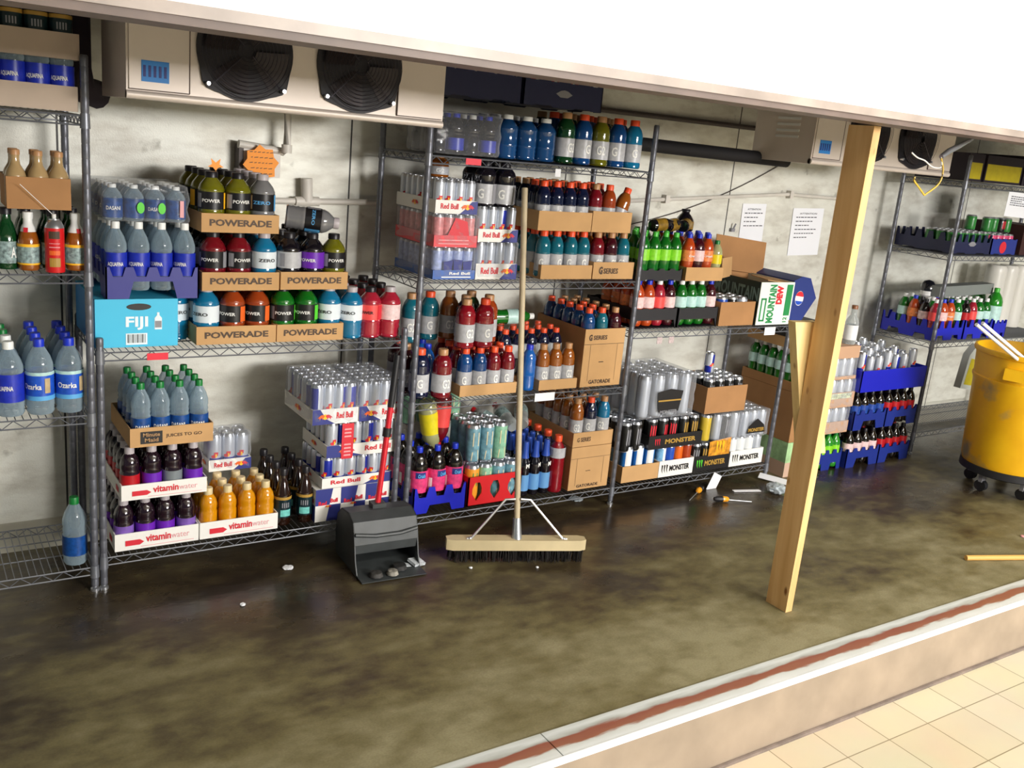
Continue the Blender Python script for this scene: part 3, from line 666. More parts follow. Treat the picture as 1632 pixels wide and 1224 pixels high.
crate(.632, YS + .01, 1.114, .325, .40, .115, CRI, 'indigo plastic crate of water bottles on the cyan carton', 4, 5, .70, .55, 'plastic bottle crates', base=1, leg=.24)
rows(['w_aqua'] * 4, .675, YS + .055, 1.142, .08, .08, 4, 'in indigo crate', 'water bottles in the indigo crate')
t = thing('water_bottle_multipack', 'shrink-wrapped pack of small water bottles on top of the indigo crate bottles', 'drink pack', (.630, YS + .03, 1.389))
for j in range(4):
    for i in range(4):
        b_ = bottle_meshes('water', .035, .125, 'water', 'white', 'dasani', 'DASANI' if i % 2 == 0 else None, 'white', None, (.08, .62))
        bo = link('bottle', b_[0][1], t, (.038 + .073 * i, .04 + .075 * j, .002), (0, 0, random.uniform(-.4, .4)))
        link('cap', b_[1][1], bo); link('label', b_[2][1], bo)
mb = MB()
for i in (1, 2): ellipse(mb, (.038 + .073 * i + .015, -.004, .05), XF, ZF, .013, .02, PR['lime'])
mb.poly([(.262, -.003, .02), (.276, -.003, .02), (.276, -.003, .08), (.262, -.003, .08)], PR['pink'])
link('printing', mb.mesh('printing'), t)
link('shrink_film', film_shell(.298, .31, .133, .012), t, (-.001, 0, 0))

PW = lambda mb, w, d, h: put_text(mb, 'POWERADE', (w * .10, -.0015, h * .34), XF, ZF, w * .80, h * .36, PR['brown'], .035)
g = 'cardboard sports drink trays on the low unit'
def ptray(x, z, w, lab_): return tray(x, YS, z, w, .40, .070, CARD, lab_, PW, g)
ptray(.947, z, .308, 'lower left cardboard tray, on the upper shelf of the low unit')
ptray(1.259, z, .280, 'lower right cardboard tray, on the upper shelf of the low unit')
ptray(.966, 1.143, .296, 'middle left cardboard tray, stacked on rusty orange bottles')
ptray(1.268, 1.145, .280, 'middle right cardboard tray, stacked on green bottles')
ptray(.962, 1.362, .293, 'topmost cardboard tray, below the orange star sign')
bk = lambda *ks: (lambda i, j: ks[(i + j) % len(ks)])
rows(['p_sky', 'p_orange', 'p_orange'], .998, YS + .055, z + .006, .099, .098, 4, 'in lower left tray', 'sports drinks in the lower left tray', back=lambda i, j: ('p_sky', 'p_orange', 'p_orange')[i])
rows(['p_green', 'p_green', 'p_sky'], 1.297, YS + .055, z + .006, .099, .098, 4, 'in lower right tray', 'sports drinks in the lower right tray', back=lambda i, j: ('p_green', 'p_green', 'p_sky')[i])
rows(['p_red', 'p_red', 'p_sky'], 1.020, YS + .055, 1.149, .098, .098, 4, 'in middle left tray', 'sports drinks in the middle left tray', back=lambda i, j: ('p_dark', 'p_red', 'p_sky')[i])
rows(['p_dark', 'p_dark2', 'p_olive'], 1.318, YS + .055, 1.151, .094, .096, 4, 'in middle right tray', 'sports drinks in the middle right tray', back=lambda i, j: 'p_dark' if i < 2 else None)
rows(['p_olive', 'p_olive', 'p_grey'], 1.012, YS + .055, 1.368, .096, .096, 4, 'in topmost tray', 'sports drinks in the topmost tray', back=lambda i, j: ('p_olive', 'p_olive', 'p_grey')[i])
bottle('p_sky', (.905, YS + .14, z), 'light blue sports drink squeezed between cyan carton and lower left tray', yaw=.4)
rows(['p_sky', 'p_pink', 'p_pink2'], 1.590, YS + .05, z, .088, .092, 4, 'loose beside lower right tray', 'loose sports drinks at the right end of the low unit', back=lambda i, j: ('p_sky', 'p_pink', 'p_red')[i])
bottle('p_grey', (1.33, YS + .14, 1.418), 'clear grey bottle lying on its side on dark bottles', rot=(0, PI / 2 + .08, -.35), yaw=0)
t = link('paper_star_tag', MB().prism([(0, 0), (.010, .012), (.03, .014), (.014, .024), (.018, .045), (0, .03), (-.018, .045), (-.014, .024), (-.03, .014), (-.010, .012)], 'y', 0, .001, mat('star_orange', srgb('ffa23a'), .6)).mesh('star', True), None, (1.04, YS + .10, 1.580)); tag(t, 'small orange paper star behind the topmost olive bottles', 'tag')

# ------------------------------------------------------------------ UNIT 2, bottom shelf
z = .134
g = 'white printed drink trays'
tray(.647, YS, z, .314, .38, .070, WCARD, 'white tray of purple drinks at the bottom left of the low unit', vit_print, g)
tray(.966, YS, z, .320, .38, .070, WCARD, 'white tray holding the orange-yellow drinks', vit_print, g)
rows(['v_lilac', 'v_purple', 'v_purple', 'v_lilac'], .688, YS + .042, z + .006, .0775, .075, 5, 'in bottom left white tray', 'drinks in the bottom left white tray', back=lambda i, j: 'v_purple')
rows(['v_yellow'] * 4, 1.009, YS + .042, z + .006, .078, .075, 3, 'in white tray', 'orange-yellow drinks in the white tray', jit=.001)
tray(.672, YS - .005, z + .206, .318, .38, .062, WCARD, 'upper white tray, stacked on the dark purple drinks', vit_print, g)
rows(['v_red', 'v_purple', 'v_grey', 'v_purple'], .712, YS + .038, z + .212, .078, .075, 5, 'in upper white tray', 'drinks in the upper white tray', back=lambda i, j: 'v_red' if i == 0 else 'v_purple')
def mm_print(mb, w, d, h):
    mb.poly([(w * .12, -.001, h * .16), (w * .38, -.001, h * .16), (w * .38, -.001, h * .80), (w * .12, -.001, h * .80)], PR['black'])
    put_text(mb, 'Minute', (w * .15, -.0018, h * .53), XF, ZF, w * .20, h * .20, mat('print_carton', srgb('b08a60'), .8), .02)
    put_text(mb, 'Maid', (w * .17, -.0018, h * .25), XF, ZF, w * .16, h * .20, mat('print_carton', srgb('b08a60'), .8), .02)
    put_text(mb, 'JUICES TO GO', (w * .42, -.0015, h * .38), XF, ZF, w * .44, h * .22, PR['brown'], .02)
tray(.706, YS + .0, z + .414, .308, .36, .075, CARD, 'brown juice carton holding green-capped water bottles', mm_print, name='juice_carton', catg='carton')
rows(['w_das'] * 4, .752, YS + .045, z + .42, .073, .078, 4, 'in brown juice carton', 'green-capped water bottles in the juice carton')
can_pack(1.055, YS + .20, z + .206, 3, 2, .0285, .155, 'rbs', 'small wrapped energy can pack on the orange-yellow drinks', 'wrapped energy drink packs', .05, WCARD, rb_print(True), w=.178)
tp = 'beside the orange-yellow drinks'
rows(['tea', 'tea'], 1.322, YS + .05, z, .098, .085, 4, tp, 'dark tea bottles on the bottom shelf', back=lambda i, j: 'tea')
# energy drink tower
def four_front(mb, w, d, h, ox=0, face='front'):
    U = XF if face == 'front' else -YF; O0 = Vector((ox, -.001, 0)) if face == 'front' else Vector((-.001, d, 0))
    ww = w if face == 'front' else d
    def q(pts, m): mb.poly([O0 + U * (a * ww) + ZF * (b * h) for a, b in pts], m)
    q([(0, .5), (.56, .5), (.68, 1), (0, 1)], PR['navy']); q([(.44, 0), (1, 0), (1, .5), (.56, .5)], PR['navy'])
    put_text(mb, 'Red', O0 + U * (ww * .12) + ZF * (h * .50) + U.cross(ZF) * .001, U, ZF, ww * .32, h * .13, PR['red'], .04)
    put_text(mb, 'Bull', O0 + U * (ww * .58) + ZF * (h * .56) + U.cross(ZF) * .001, U, ZF, ww * .30, h * .13, PR['red'], .04)
    bulls(mb, O0 + U * (ww * .5) + ZF * (h * .46) + U.cross(ZF) * .001, U, ZF, ww * .14)
for j in range(3):
    for i in range(3):
        t = thing('energy_drink_carton', 'blue and silver four-can carton, %s, %s, bottom of energy drink tower' % (ROW[j], COLN[i] if i < 2 else 'rightmost'), 'carton', (1.450 + .1155 * i, YS + .116 * j, z), group='four-can energy drink cartons')
        mb = MB(); mb.box(0, .1145, 0, .1145, 0, .148, WCARD); link('box', mb.mesh('carton'), t)
        mb = MB(); four_front(mb, .1145, .1145, .148)
        if i == 0: four_front(mb, .1145, .1145, .148, face='side')
        link('printing', mb.mesh('printing'), t)
g = 'wrapped energy drink packs'
can_pack(1.476, YS, z + .150, 6, 5, .0265, .132, 'rb', 'energy can tray directly above the blue and silver cartons', g, .045, WCARD, rb_print(True), film=False, w=.325, alt=lambda i, j: 'rb' if i in (0, 3) else 'rbs')
t = can_pack(1.490, YS, z + .286, 6, 5, .0265, .150, 'rb', 'energy can tray with red stripe, third level of tower', g, .055, WCARD, rb_print(False), film=False, w=.338, alt=lambda i, j: 'rb' if i in (1, 3) else 'rbs')
mb = MB(); mb.poly([(.065, -.004, -.008), (.118, -.004, -.008), (.118, -.004, .150), (.065, -.004, .150)], PR['red'])
for q in range(9): mb.poly([(.075, -.005, .005 + .016 * q + (.02 if q > 3 else 0)), (.108, -.005, .005 + .016 * q + (.02 if q > 3 else 0)), (.106, -.005, .012 + .016 * q + (.02 if q > 3 else 0)), (.077, -.005, .012 + .016 * q + (.02 if q > 3 else 0))], PR['pink']) if q < 7 else None
link('red_strip', mb.mesh('printing'), t)
can_pack(1.420, YS - .004, z + .440, 4, 6, .0265, .168, 'rb', 'wrapped energy can pack, top left of the energy drink tower', g, .066, WCARD, rb_print(False), w=.204, alt=lambda i, j: 'rb' if i in (0, 2, 3) else 'rbs')
can_pack(1.628, YS - .004, z + .440, 4, 6, .0265, .168, 'rb', 'wrapped energy can pack, top right of the energy drink tower', g, .066, WCARD, rb_print(False), w=.206, alt=lambda i, j: 'rb' if i == 3 else 'rbs')

# ------------------------------------------------------------------ UNIT 1
g = 'water bottles on the left edge unit'
rows(['w_aqua1', 'w_aqua1', 'w_gey', 'w_gey'], .222, YS + .035, .705, .096, .096, 4, 'on left edge unit', g, back=lambda i, j: ('w_aqua1' if i < 2 and j < 2 else 'w_gr1' if i < 2 else 'w_gey'), jit=.001)
bottle('w_gr1', (.513, YS + .035, .105), 'large water bottle, green cap, alone on the bottom left shelf', yaw=0)
# two cartons of bottles at the top, coffee carrier, juices, aerosol
PAL = mat('pale_carton', srgb('b7a594'), .7, noise=.06, nscale=9)
tray(.10, YS - .01, 1.751, .452, .38, .080, PAL, 'lower pale carton tray on the top shelf at far left')
for j in range(4):
    for i in range(6):
        if i < 2 or (j > 1): continue
        bottle('w_aqua', (.145 + .073 * i, YS + .03 + .08 * j, 1.757), 'clear bottle, %s, %s, in lower pale tray' % (ROW[j], COLN[i]), 'clear bottles between the pale trays')
t = tray(.10, YS - .01, 1.917, .460, .38, .082, PAL, 'upper pale carton tray near the header at far left')
t.location.z = 2.005 - .09
for j in range(2):
    for i in range(2, 6): bottle('tea', (.145 + .073 * i, YS + .03 + .08 * j, 1.925), 'dark bottle, %s, %s, in upper pale tray' % (ROW[j], COLN[i]), 'dark bottles in the upper pale tray')
rows(['snap', 'snap2', 'snap'], .395, YS + .03, 1.217, .072, .075, 3, 'under coffee carrier', 'juice bottles under the coffee carrier', back=lambda i, j: 'snap2')
bottle('snap2', (.33, YS + .06, 1.217), 'dark juice bottle at the left picture edge under coffee carrier', yaw=1)
t = tray(.330, YS + .0, 1.424, .195, .20, .105, CARD2, 'small brown carrier of tan coffee drinks', None, name='coffee_carrier', catg='carrier')
rows(['frap'] * 3, .363, YS + .035, 1.43, .065, .066, 2, 'in brown carrier', 'tan coffee drinks in the carrier')
t = thing('aerosol_can', 'red aerosol can with long white straw on left edge unit', 'can', (.468, YS - .045 + .03, 1.217))
mb = MB(); mb.lathe([(0, 0), (.030, 0), (.031, .004), (.031, .150)], mat('aerosol_red', srgb('d0121a'), .35), 18)
mb.lathe([(.031, .150), (.029, .158), (.022, .172), (.017, .176), (.017, .18), (0, .18)], ALU, 18); link('body', mb.mesh('body'), t)
mb = MB(); rr = .0318
def patch(mb, r, a0, a1, z0, z1, m, n=5):
    for k in range(n):
        b0, b1 = -PI / 2 + a0 + (a1 - a0) * k / n, -PI / 2 + a0 + (a1 - a0) * (k + 1) / n
        mb.poly([(r * math.cos(b0), r * math.sin(b0), z0), (r * math.cos(b1), r * math.sin(b1), z0), (r * math.cos(b1), r * math.sin(b1), z1), (r * math.cos(b0), r * math.sin(b0), z1)], m)
for z0, z1, c in ((.02, .05, 'gold'), (.06, .075, 'orange'), (.085, .088, 'pink'), (.098, .10, 'pink'), (.115, .14, 'brown')): patch(mb, rr, -.7, .4, z0, z1, PR[c])
link('label', mb.mesh('label'), t)
mb = MB(); mb.lathe([(0, .178), (.007, .178), (.007, .195), (0, .195)], WHITE, 10); link('nozzle', mb.mesh('nozzle'), t)
mb = MB(); mb.tube([(0, 0, .19), (-.10, -.01, .29)], .0012, WHITE, 5); link('straw', mb.mesh('straw'), t)

# ------------------------------------------------------------------ UNIT 3, top shelf
z = 1.711
t = thing('water_bottle_multipack', 'wrapped pack of blue-capped water on the top shelf, left', 'drink pack', (1.90, YS, z))
for j in range(3):
    for i in range(4):
        b_ = bottle_meshes('water', .038, .165, 'dark', 'blue' if i % 2 else 'white', 'aqua' if i % 2 else None, None, 'white', None, (.10, .40))
        bo = link('bottle', b_[0][1], t, (.043 + .08 * i, .045 + .082 * j, .002)); link('cap', b_[1][1], bo)
        if len(b_) > 2: link('label', b_[2][1], bo)
link('shrink_film', film_shell(.325, .26, .172, .01), t)
rows(['jug_teal'] * 3, 2.285, YS + .055, z, .101, .105, 3, 'on tall unit top shelf', 'large dark blue bottles on the top shelf', jit=.001)
rows(['g32_dgreen_tan', 'g32_blue_orange', 'g32_olive_tan', 'g32_blue_orange', 'g32_sky_orange'], 2.597, YS + .052, z, .1, .1, 3, 'on tall unit top shelf', 'large sports drinks on the top shelf', back=lambda i, j: ('g32_dgreen_tan', 'g32_blue_orange')[(i + j) % 2], jit=.001)
em = lambda mb, w, d, h: mb.poly([(w * .5 + a, -.0015, h * .5 + b) for a, b in ((-.045, 0), (-.02, .014), (0, .018), (.02, .014), (.045, 0), (.02, -.014), (-.02, -.014))], PR['grey'])
crate(1.92, YS + .02, 1.946, .40, .40, .12, CRD, 'dark navy crate on the top left water pack under the header', 4, 4, .9, .05, 'plastic bottle crates')
crate(2.33, YS + .02, 1.946, .43, .40, .12, CRD, 'dark navy crate with pale emblem under the header', 4, 4, .9, .05, 'plastic bottle crates', em)
for k in range(4): bottle('s_pepsi_r', (2.385 + .1 * k, YS + .08, 1.958), 'dark cola bottle in emblem crate, %s' % COLN[k], 'bottles in the emblem crate')
for k in range(4): bottle('s_pepsi', (1.975 + .098 * k, YS + .08, 1.958), 'dark cola bottle in plain navy crate under header, %s' % COLN[k], 'bottles in the plain navy crate')
def shelf_tag(x, z, w, h, m, label, name='shelf_tag', dy=-.007, rot=0, text=None, tm='pink', y=3.53):
    mb = MB(); mb.obox((0, 0, 0), w, .0012, h, m)
    if text: put_text(mb, text, (-w * .4, -.0012, -h * .25), XF, ZF, w * .8, h * .5, PR[tm], .02)
    o = link(name, mb.mesh(name), None, (x, y + dy, z), (0, rot, 0)); return tag(o, label, 'tag')
REDT = mat('tag_red', srgb('e02038'), .5); WHT = mat('tag_white', srgb('eef0f4'), .6)
shelf_tag(2.08, 1.688, .075, .026, REDT, 'red price tag clipped to the top shelf of the tall unit')
shelf_tag(.80, .905, .075, .026, REDT, 'red price tag clipped under the cyan water carton')
shelf_tag(2.575, .622, .115, .040, WHT, 'white shelf label under the amber drinks on tall unit')
shelf_tag(4.07, .895, .085, .044, WHT, 'white shelf label below the green and white soda carton')
shelf_tag(2.52, 1.668, .030, .034, WHT, 'small round white tag on the top shelf edge')
for k, xx in enumerate((3.26, 3.34)): shelf_tag(xx, .872, .035, .034, mat('tag_translucent', srgb('b9a8a8'), .6, noise=.3, nscale=80), 'small worn %s price tag below the black soda crates' % ('left', 'right')[k])
shelf_tag(3.80, .035, .070, .105, WHT, 'white folded paper hanging from the bottom shelf edge by black tray', name='paper_scrap', rot=.45, dy=-.02)

# ------------------------------------------------------------------ UNIT 3, energy drink stack
z = 1.184
g = 'wrapped energy drink packs on the tall unit'
PINKC = mat('carton_coral', srgb('e0444c'), .5); BLUEC = mat('carton_blue', srgb('3c66b4'), .5)
def pinkp(mb, w, d, h):
    mb.poly([(w * .30, -.002, h * 1.0), (w * .80, -.002, h * 1.0), (w * .74, -.002, h * 2.2), (w * .46, -.002, h * 2.5)], PR['red'])
    for k in range(2): mb.poly([(w * .1, -.002, h * (.25 + .3 * k)), (w * .8, -.002, h * (.25 + .3 * k)), (w * .8, -.002, h * (.33 + .3 * k)), (w * .1, -.002, h * (.33 + .3 * k))], PR['pink'])
def bluep(mb, w, d, h):
    for k, a in enumerate((.25, .48, .71)): mb.poly([(w * a, -.002, h * 1.05), (w * (a + .18), -.002, h * 1.05), (w * (a + .2), -.002, h * 2.1), (w * (a - .02), -.002, h * (1.9 + .3 * (k == 1)))], PR['navy'])
    put_text(mb, 'Red Bull', (w * .38, -.002, h * .52), XF, ZF, w * .5, h * .3, PR['white'], .03); mb.poly([(w * .2, -.002, h * .2), (w * .9, -.002, h * .2), (w * .9, -.002, h * .32), (w * .2, -.002, h * .32)], PR['white'])
can_pack(1.938, YS, z, 4, 7, .0255, .132, 'bluewhite', 'blue and white twelve-can pack, bottom left of tall unit can stack', g, .040, BLUEC, bluep, w=.208)
can_pack(1.932, YS, z + .140, 4, 7, .0255, .134, 'coral', 'coral and white twelve-can pack above the blue and white pack', g, .050, PINKC, pinkp, w=.212)
can_pack(1.928, YS, z + .282, 4, 7, .0255, .138, 'rbs', 'energy can tray on the coral and white pack', g, .056, WCARD, rb_print(True), film=False, w=.205)
can_pack(2.150, YS, z, 4, 7, .0255, .160, 'rbs', 'energy can tray, bottom right of the tall unit can stack', g, .070, WCARD, rb_print(True), w=.215)
can_pack(2.148, YS, z + .166, 4, 7, .0255, .150, 'rb', 'energy can tray under the two large black bottles', g, .056, WCARD, rb_print(True), film=False, w=.205, alt=lambda i, j: 'rb' if i == 2 else 'rbs')
rows(['g32_black', 'g32_black'], 2.194, YS + .055, z + .319, .101, .103, 2, 'on top of energy can tray', 'large black bottles on the can stack', jit=.0)
bottle('g32_amber_tan', (2.04, YS + .20, z + .422), 'amber sports drink behind the large black bottles, under top shelf', yaw=0).scale = (1, 1, .42)
# right half: two levels of trays
GS = lambda mb, w, d, h: (put_text(mb, 'G', (w * .14, -.0015, h * .28), XF, ZF, w * .09, h * .46, PR['brown'], .05), put_text(mb, 'SERIES', (w * .25, -.0015, h * .32), XF, ZF, w * .36, h * .32, PR['brown'], .03))
g = 'cardboard sports drink trays on the tall unit'
tray(2.500, YS, z, .295, .40, .066, CARD, 'plain cardboard tray under the teal sports drinks', None, g)
tray(2.802, YS, z, .250, .40, .082, CARD, 'printed cardboard tray right of the teal sports drinks', GS, g)
rows(['g20_teal_orange'] * 4, 2.528, YS + .045, z + .008, .078, .076, 4, 'in plain tray', 'teal sports drinks on the tall unit', back=lambda i, j: 'g20_orange_orange' if i == 3 else 'g20_teal_orange')
rows(['g20_red_tan', 'g20_maroon_tan', 'g20_teal_tan'], 2.845, YS + .045, z + .008, .080, .076, 4, 'in printed tray', 'sports drinks in the printed tray', back=lambda i, j: ('g20_amber_tan', 'g20_red_tan', 'g20_teal_tan')[i])
tray(2.456, YS - .004, z + .224, .302, .40, .088, CARD, 'upper left cardboard tray with navy sports drinks', None, g)
tray(2.762, YS - .004, z + .224, .236, .40, .098, CARD, 'upper right cardboard tray with red and orange drinks', None, g)
rows(['g20_navy_orange'] * 4, 2.50, YS + .04, z + .232, .073, .076, 4, 'in upper left tray', 'navy sports drinks under the top shelf', back=lambda i, j: 'g20_navy_tan' if j > 1 else 'g20_navy_orange', jit=.0)
rows(['g20_red_tan', 'g20_orange_orange'], 2.803, YS + .045, z + .232, .082, .078, 3, 'in upper right tray', 'red and orange drinks under the top shelf', back=lambda i, j: 'g20_red_orange', jit=.001)
bottle('g20_amber_orange', (2.940, YS + .06, z + .232), 'amber sports drink leaning to the right in the upper right tray', rot=(0, .34, 0), yaw=0)

# ------------------------------------------------------------------ UNIT 3, middle shelf
z = .646
bottle('g32_red_tan', (2.035, YS + .03, z), 'large deep red sports drink beside the post on tall unit', yaw=.4)
bottle('g32_navy_orange', (1.935, YS + .055, z), 'large navy sports drink behind the left post of tall unit')
bottle('g32_maroon_tan', (1.915, YS + .16, z), 'large dark red sports drink, second row behind left post')
bottle('propel', (2.02, YS + .15, z), 'blue-capped drink behind the large deep red sports drink')
bottle('propel', (2.05, YS + .26, z), 'blue-capped drink two rows behind the large deep red one')
bottle('g32_maroon_orange', (1.935, YS + .28, z), 'large dark red sports drink, third row behind left post')
tray(2.119, YS, z, .306, .40, .052, CARD, 'cardboard tray of blue and red drinks on the middle shelf', None, g)
rows(['g20_blue_orange', 'g20_blue_orange', 'g20_red_orange', 'g20_red_orange'], 2.158, YS + .042, z + .006, .077, .077, 4, 'in middle shelf tray', 'drinks in the middle shelf tray', back=lambda i, j: 'g20_red_orange', jit=.001)
rows(['g32_cherry_tan', 'g32_cherry_orange'], 2.150, YS + .052, z + .220, .098, .1, 1, 'standing on the middle tray bottles', 'large red drinks on the middle tray bottles', jit=0)
bottle('g32_teal_tan', (1.95, YS + .20, z + .222), 'large teal sports drink, tan cap, high beside left post')
bottle('g32_teal_orange', (2.07, YS + .25, z + .219), 'large teal sports drink, orange cap, upper level of middle shelf')
bottle('g32_amber_tan', (2.17, YS + .24, z + .222), 'large amber sports drink behind the two large red ones')
bottle('g32_navy_tan', (2.20, YS + .145, z + .220), 'large navy sports drink, tan cap, behind the large red ones')
bottle('g32_dgreen_tan', (2.29, YS + .25, z + .219), 'large dark green sports drink, tan cap, behind the large red ones')
bottle('g32_orange_tan', (2.325, YS + .145, z + .220), 'large orange sports drink, tan cap, behind the large red ones')
# cluster of small orange-capped drinks on further bottles
for j in range(3):
    for i in range(5):
        bottle('cluster', (2.425 + .074 * i + .02 * (j % 2), YS + .135 + .08 * j, z + .060), 'small navy drink with orange cap, cluster %s, %s' % (ROW[j], COLN[i]), 'orange-capped cluster on the middle shelf')
t = tray(2.385, YS + .092, z, .40, .28, .056, CARD2, 'low cardboard tray under the orange-capped cluster', None, g)
bottle('s_green_w', (2.34, YS + .17, z + .330), 'green bottle lying on its side on the orange caps', rot=(0, PI / 2 - .04, -.22), yaw=0)
bottle('propel', (2.512, YS + .045, z), 'bright blue drink behind the broom handle, before amber drinks')
tray(2.484 + .07, YS, z, .225, .10, .05, CARD, 'cardboard tray under the amber sports drinks', None, g)
rows(['g20_amber_tan', 'g20_amber_tan', 'g20_amber_tan'], 2.592, YS + .045, z + .006, .0745, .076, 1, 'in amber tray', 'amber sports drinks on the middle shelf', jit=.0)
def gbox(x, z, w, d, h, label, low=.0, txt2=True, gs=True):
    t = thing('sports_drink_box', label, 'box', (x, YS, z)); mb = MB(); tt = .004
    mb.box(0, w, 0, d, 0, tt, CARD)
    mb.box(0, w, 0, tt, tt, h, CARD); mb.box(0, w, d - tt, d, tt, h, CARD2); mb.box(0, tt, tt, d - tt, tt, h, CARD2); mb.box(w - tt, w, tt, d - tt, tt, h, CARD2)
    link('box', mb.mesh('box', True), t); mb = MB()
    if gs: put_text(mb, 'G', (w * .10, -.0015, h * .80), XF, ZF, w * .08, h * .11, PR['brown'], .05); put_text(mb, 'SERIES', (w * .21, -.0015, h * .815), XF, ZF, w * .34, h * .075, PR['brown'], .03)
    put_text(mb, 'GATORADE', (w * .20, -.0015, h * .05), XF, ZF, w * .55, h * .07, PR['brown'], .03)
    for (a, b, c, e) in ((.0, 1, .735, .742), (.16, .165, .1, .73), (.83, .835, .1, .73), (.40, .52, .42, .435)): mb.poly([(w * a, -.001, h * c), (w * b, -.001, h * c), (w * b, -.001, h * e), (w * a, -.001, h * e)], PR['brown'])
    link('printing', mb.mesh('printing'), t); return t
gbox(2.800, z, .250, .415, .292, 'tall printed sports drink box on the middle shelf')
rows(['g20_blue_orange', 'g20_teal_orange', 'g20_maroon_tan'], 2.842, YS + .044, z + .178, .082, .08, 5, 'in tall printed box', 'sports drinks in the tall printed box', back=lambda i, j: ('g20_blue_orange', 'g20_blue_orange' if j < 3 else 'g20_blue_tan', 'g20_maroon_tan')[i])
t = link('carton_divider', MB().box(.0, .238, 0, .40, 0, .165, CARD2).mesh('divider'), None, (2.806, YS + .007, z + .006)); tag(t, 'cardboard lower layer inside the tall printed box', 'carton')

# ------------------------------------------------------------------ UNIT 3, bottom shelf
z = .101
crate(1.918, YS - .005, z, .276, .40, .125, CRB, 'bright blue crate of pink-labelled sodas behind the dustpan', 3, 4, .62, .30, 'plastic bottle crates', base=1)
rows(['grape2'] * 3, 1.963, YS + .05, z + .045, .092, .094, 3, 'in bright blue crate', 'pink-labelled sodas in the bright blue crate', jit=.001)
# red crate: upper rim and lozenge windows
t = thing('bottle_crate', 'red plastic crate of tall cans on the bottom shelf', 'crate', (2.204, YS - .005, z), group='plastic bottle crates')
mb = MB(); W0, H0, D0 = .30, .145, .38
def loz(mb, w, h, ax, t0, t1, m, n):
    s = w / n
    for k in range(n):
        a = k * s; c = a + s / 2; top = h * .80; bot = h * .16; hw = s * .26
        for poly in ([(a, 0), (a + s, 0), (a + s, bot), (a, bot)], [(a, top), (a + s, top), (a + s, h), (a, h)],
                     [(a, bot), (c, bot), (c - hw, h * .42), (c - hw, h * .60), (c - hw * .5, top), (a, top)],
                     [(a + s, bot), (a + s, top), (c + hw * .5, top), (c + hw, h * .60), (c + hw, h * .42), (c, bot)]): mb.prism(poly, ax, t0, t1, m)
loz(mb, W0, H0, 'y', 0, .006, CRR, 3); loz(mb, W0, H0, 'y', D0 - .006, D0, CRR, 3); loz(mb, D0, H0, 'x', 0, .006, CRR, 4); loz(mb, D0, H0, 'x', W0 - .006, W0, CRR, 4); mb.box(0, W0, 0, D0, 0, .004, CRR)
link('shell', mb.mesh('crate', True), t)
g = 'tall cans in the red crate'
for i, (st, dsc) in enumerate((('azorange', 'orange tall can with green emblem'), ('azgreen', 'mint green tall can'), ('azteal', 'teal tall can'), ('azteal', 'teal tall can'))):
    can(st, .035, .19, (2.247 + .073 * i, YS + .045, z + .006), '%s, front row of the red crate, %s' % (dsc, COLN[i]), g, 'tall_drink_can')
for j in range(1, 5):
    for i in range(4):
        can('azgreen' if (i + j) % 2 else 'azteal', .035, .19, (2.247 + .073 * i, YS + .045 + .073 * j, z + .006), 'tall can, %s, %s, in the red crate' % (ROW[j], COLN[i]), g, 'tall_drink_can', yaw=j)
for i in range(3):
    for j in range(3):
        st, dsc = (('azteal', 'teal'), ('azteal', 'blue-green'), ('azgreen', 'mint green'))[i]
        can(st, .035, .19, (2.252 + .075 * i, YS + .068 + .074 * j, z + .198), '%s tall can, %s, upper level above the red crate, %s' % (dsc, ROW[j], COLN[i]), 'tall cans standing on other cans', 'tall_drink_can', yaw=.3 * j)
for i in range(4): can('azgreen', .035, .16, (2.02 + .080 * i, YS + .29, z + .34), 'pale green can close under the middle shelf, %s' % COLN[i], 'pale green cans under the middle shelf', 'tall_drink_can')
S['lemon_up'] = ('two', .045, .262, 'lemon', 'green', 'yellowl', None, 'white', None, None, 'pale lemon bottle', 'soda_bottle', 'bottle')
S['punch_up'] = ('two', .042, .262, 'red', 'red', 'coral', None, 'white', None, None, 'red bottle', 'soda_bottle', 'bottle')
bottle('lemon_up', (2.035, YS + .15, z + .49), 'pale lemon bottle with yellow label, upside down and leaning', rot=(PI, -.22, 0), yaw=0)
bottle('punch_up', (2.118, YS + .14, z + .525), 'red bottle with coral label, upside down beside lemon bottle', rot=(PI, .05, 0), yaw=0)
rows(['m_bottle', 'm_bottle', 'm_bottle'], 2.545, YS + .045, z, .062, .064, 5, 'right of red crate', 'slim blue-necked bottles beside the red crate', jit=.001)
for j in range(4): bottle('g1l_red' if j in (0,) else 'g1l_navy', (2.737 - .002 * j, YS + .042 + .09 * j, z), '%s sports drink, orange cap, %s before tan box' % ('tall red' if j == 0 else 'tall navy', ROW[j]), 'tall orange-capped drinks beside the bottom box')
for k in range(3): bottle('red_clear', (2.46 + .065 * k, YS + .12 + .02 * k, z + .285 + .037), 'clear red-capped bottle lying over slim bottles, %s' % COLN[k], 'red-capped bottles lying down', rot=(-1.25, 0, .5 - .5 * k), yaw=0)
gbox(2.798, z, .252, .41, .228, 'closed tan sports drink box on the tall unit bottom shelf', gs=False)
t = link('carton_divider', MB().box(.0, .24, 0, .395, 0, .216, CARD2).mesh('divider'), None, (2.804, YS + .007, z + .006)); tag(t, 'cardboard filling inside the closed tan box', 'carton')
GS2 = lambda mb, w, d, h: put_text(mb, 'G SERIES', (w * .10, -.0015, h * .35), XF, ZF, w * .34, h * .3, PR['brown'], .02)
tray(2.800, YS + .003, z + .230, .252, .40, .075, CARD, 'cardboard tray stacked on the closed tan box', GS2, 'cardboard sports drink trays on the tall unit')
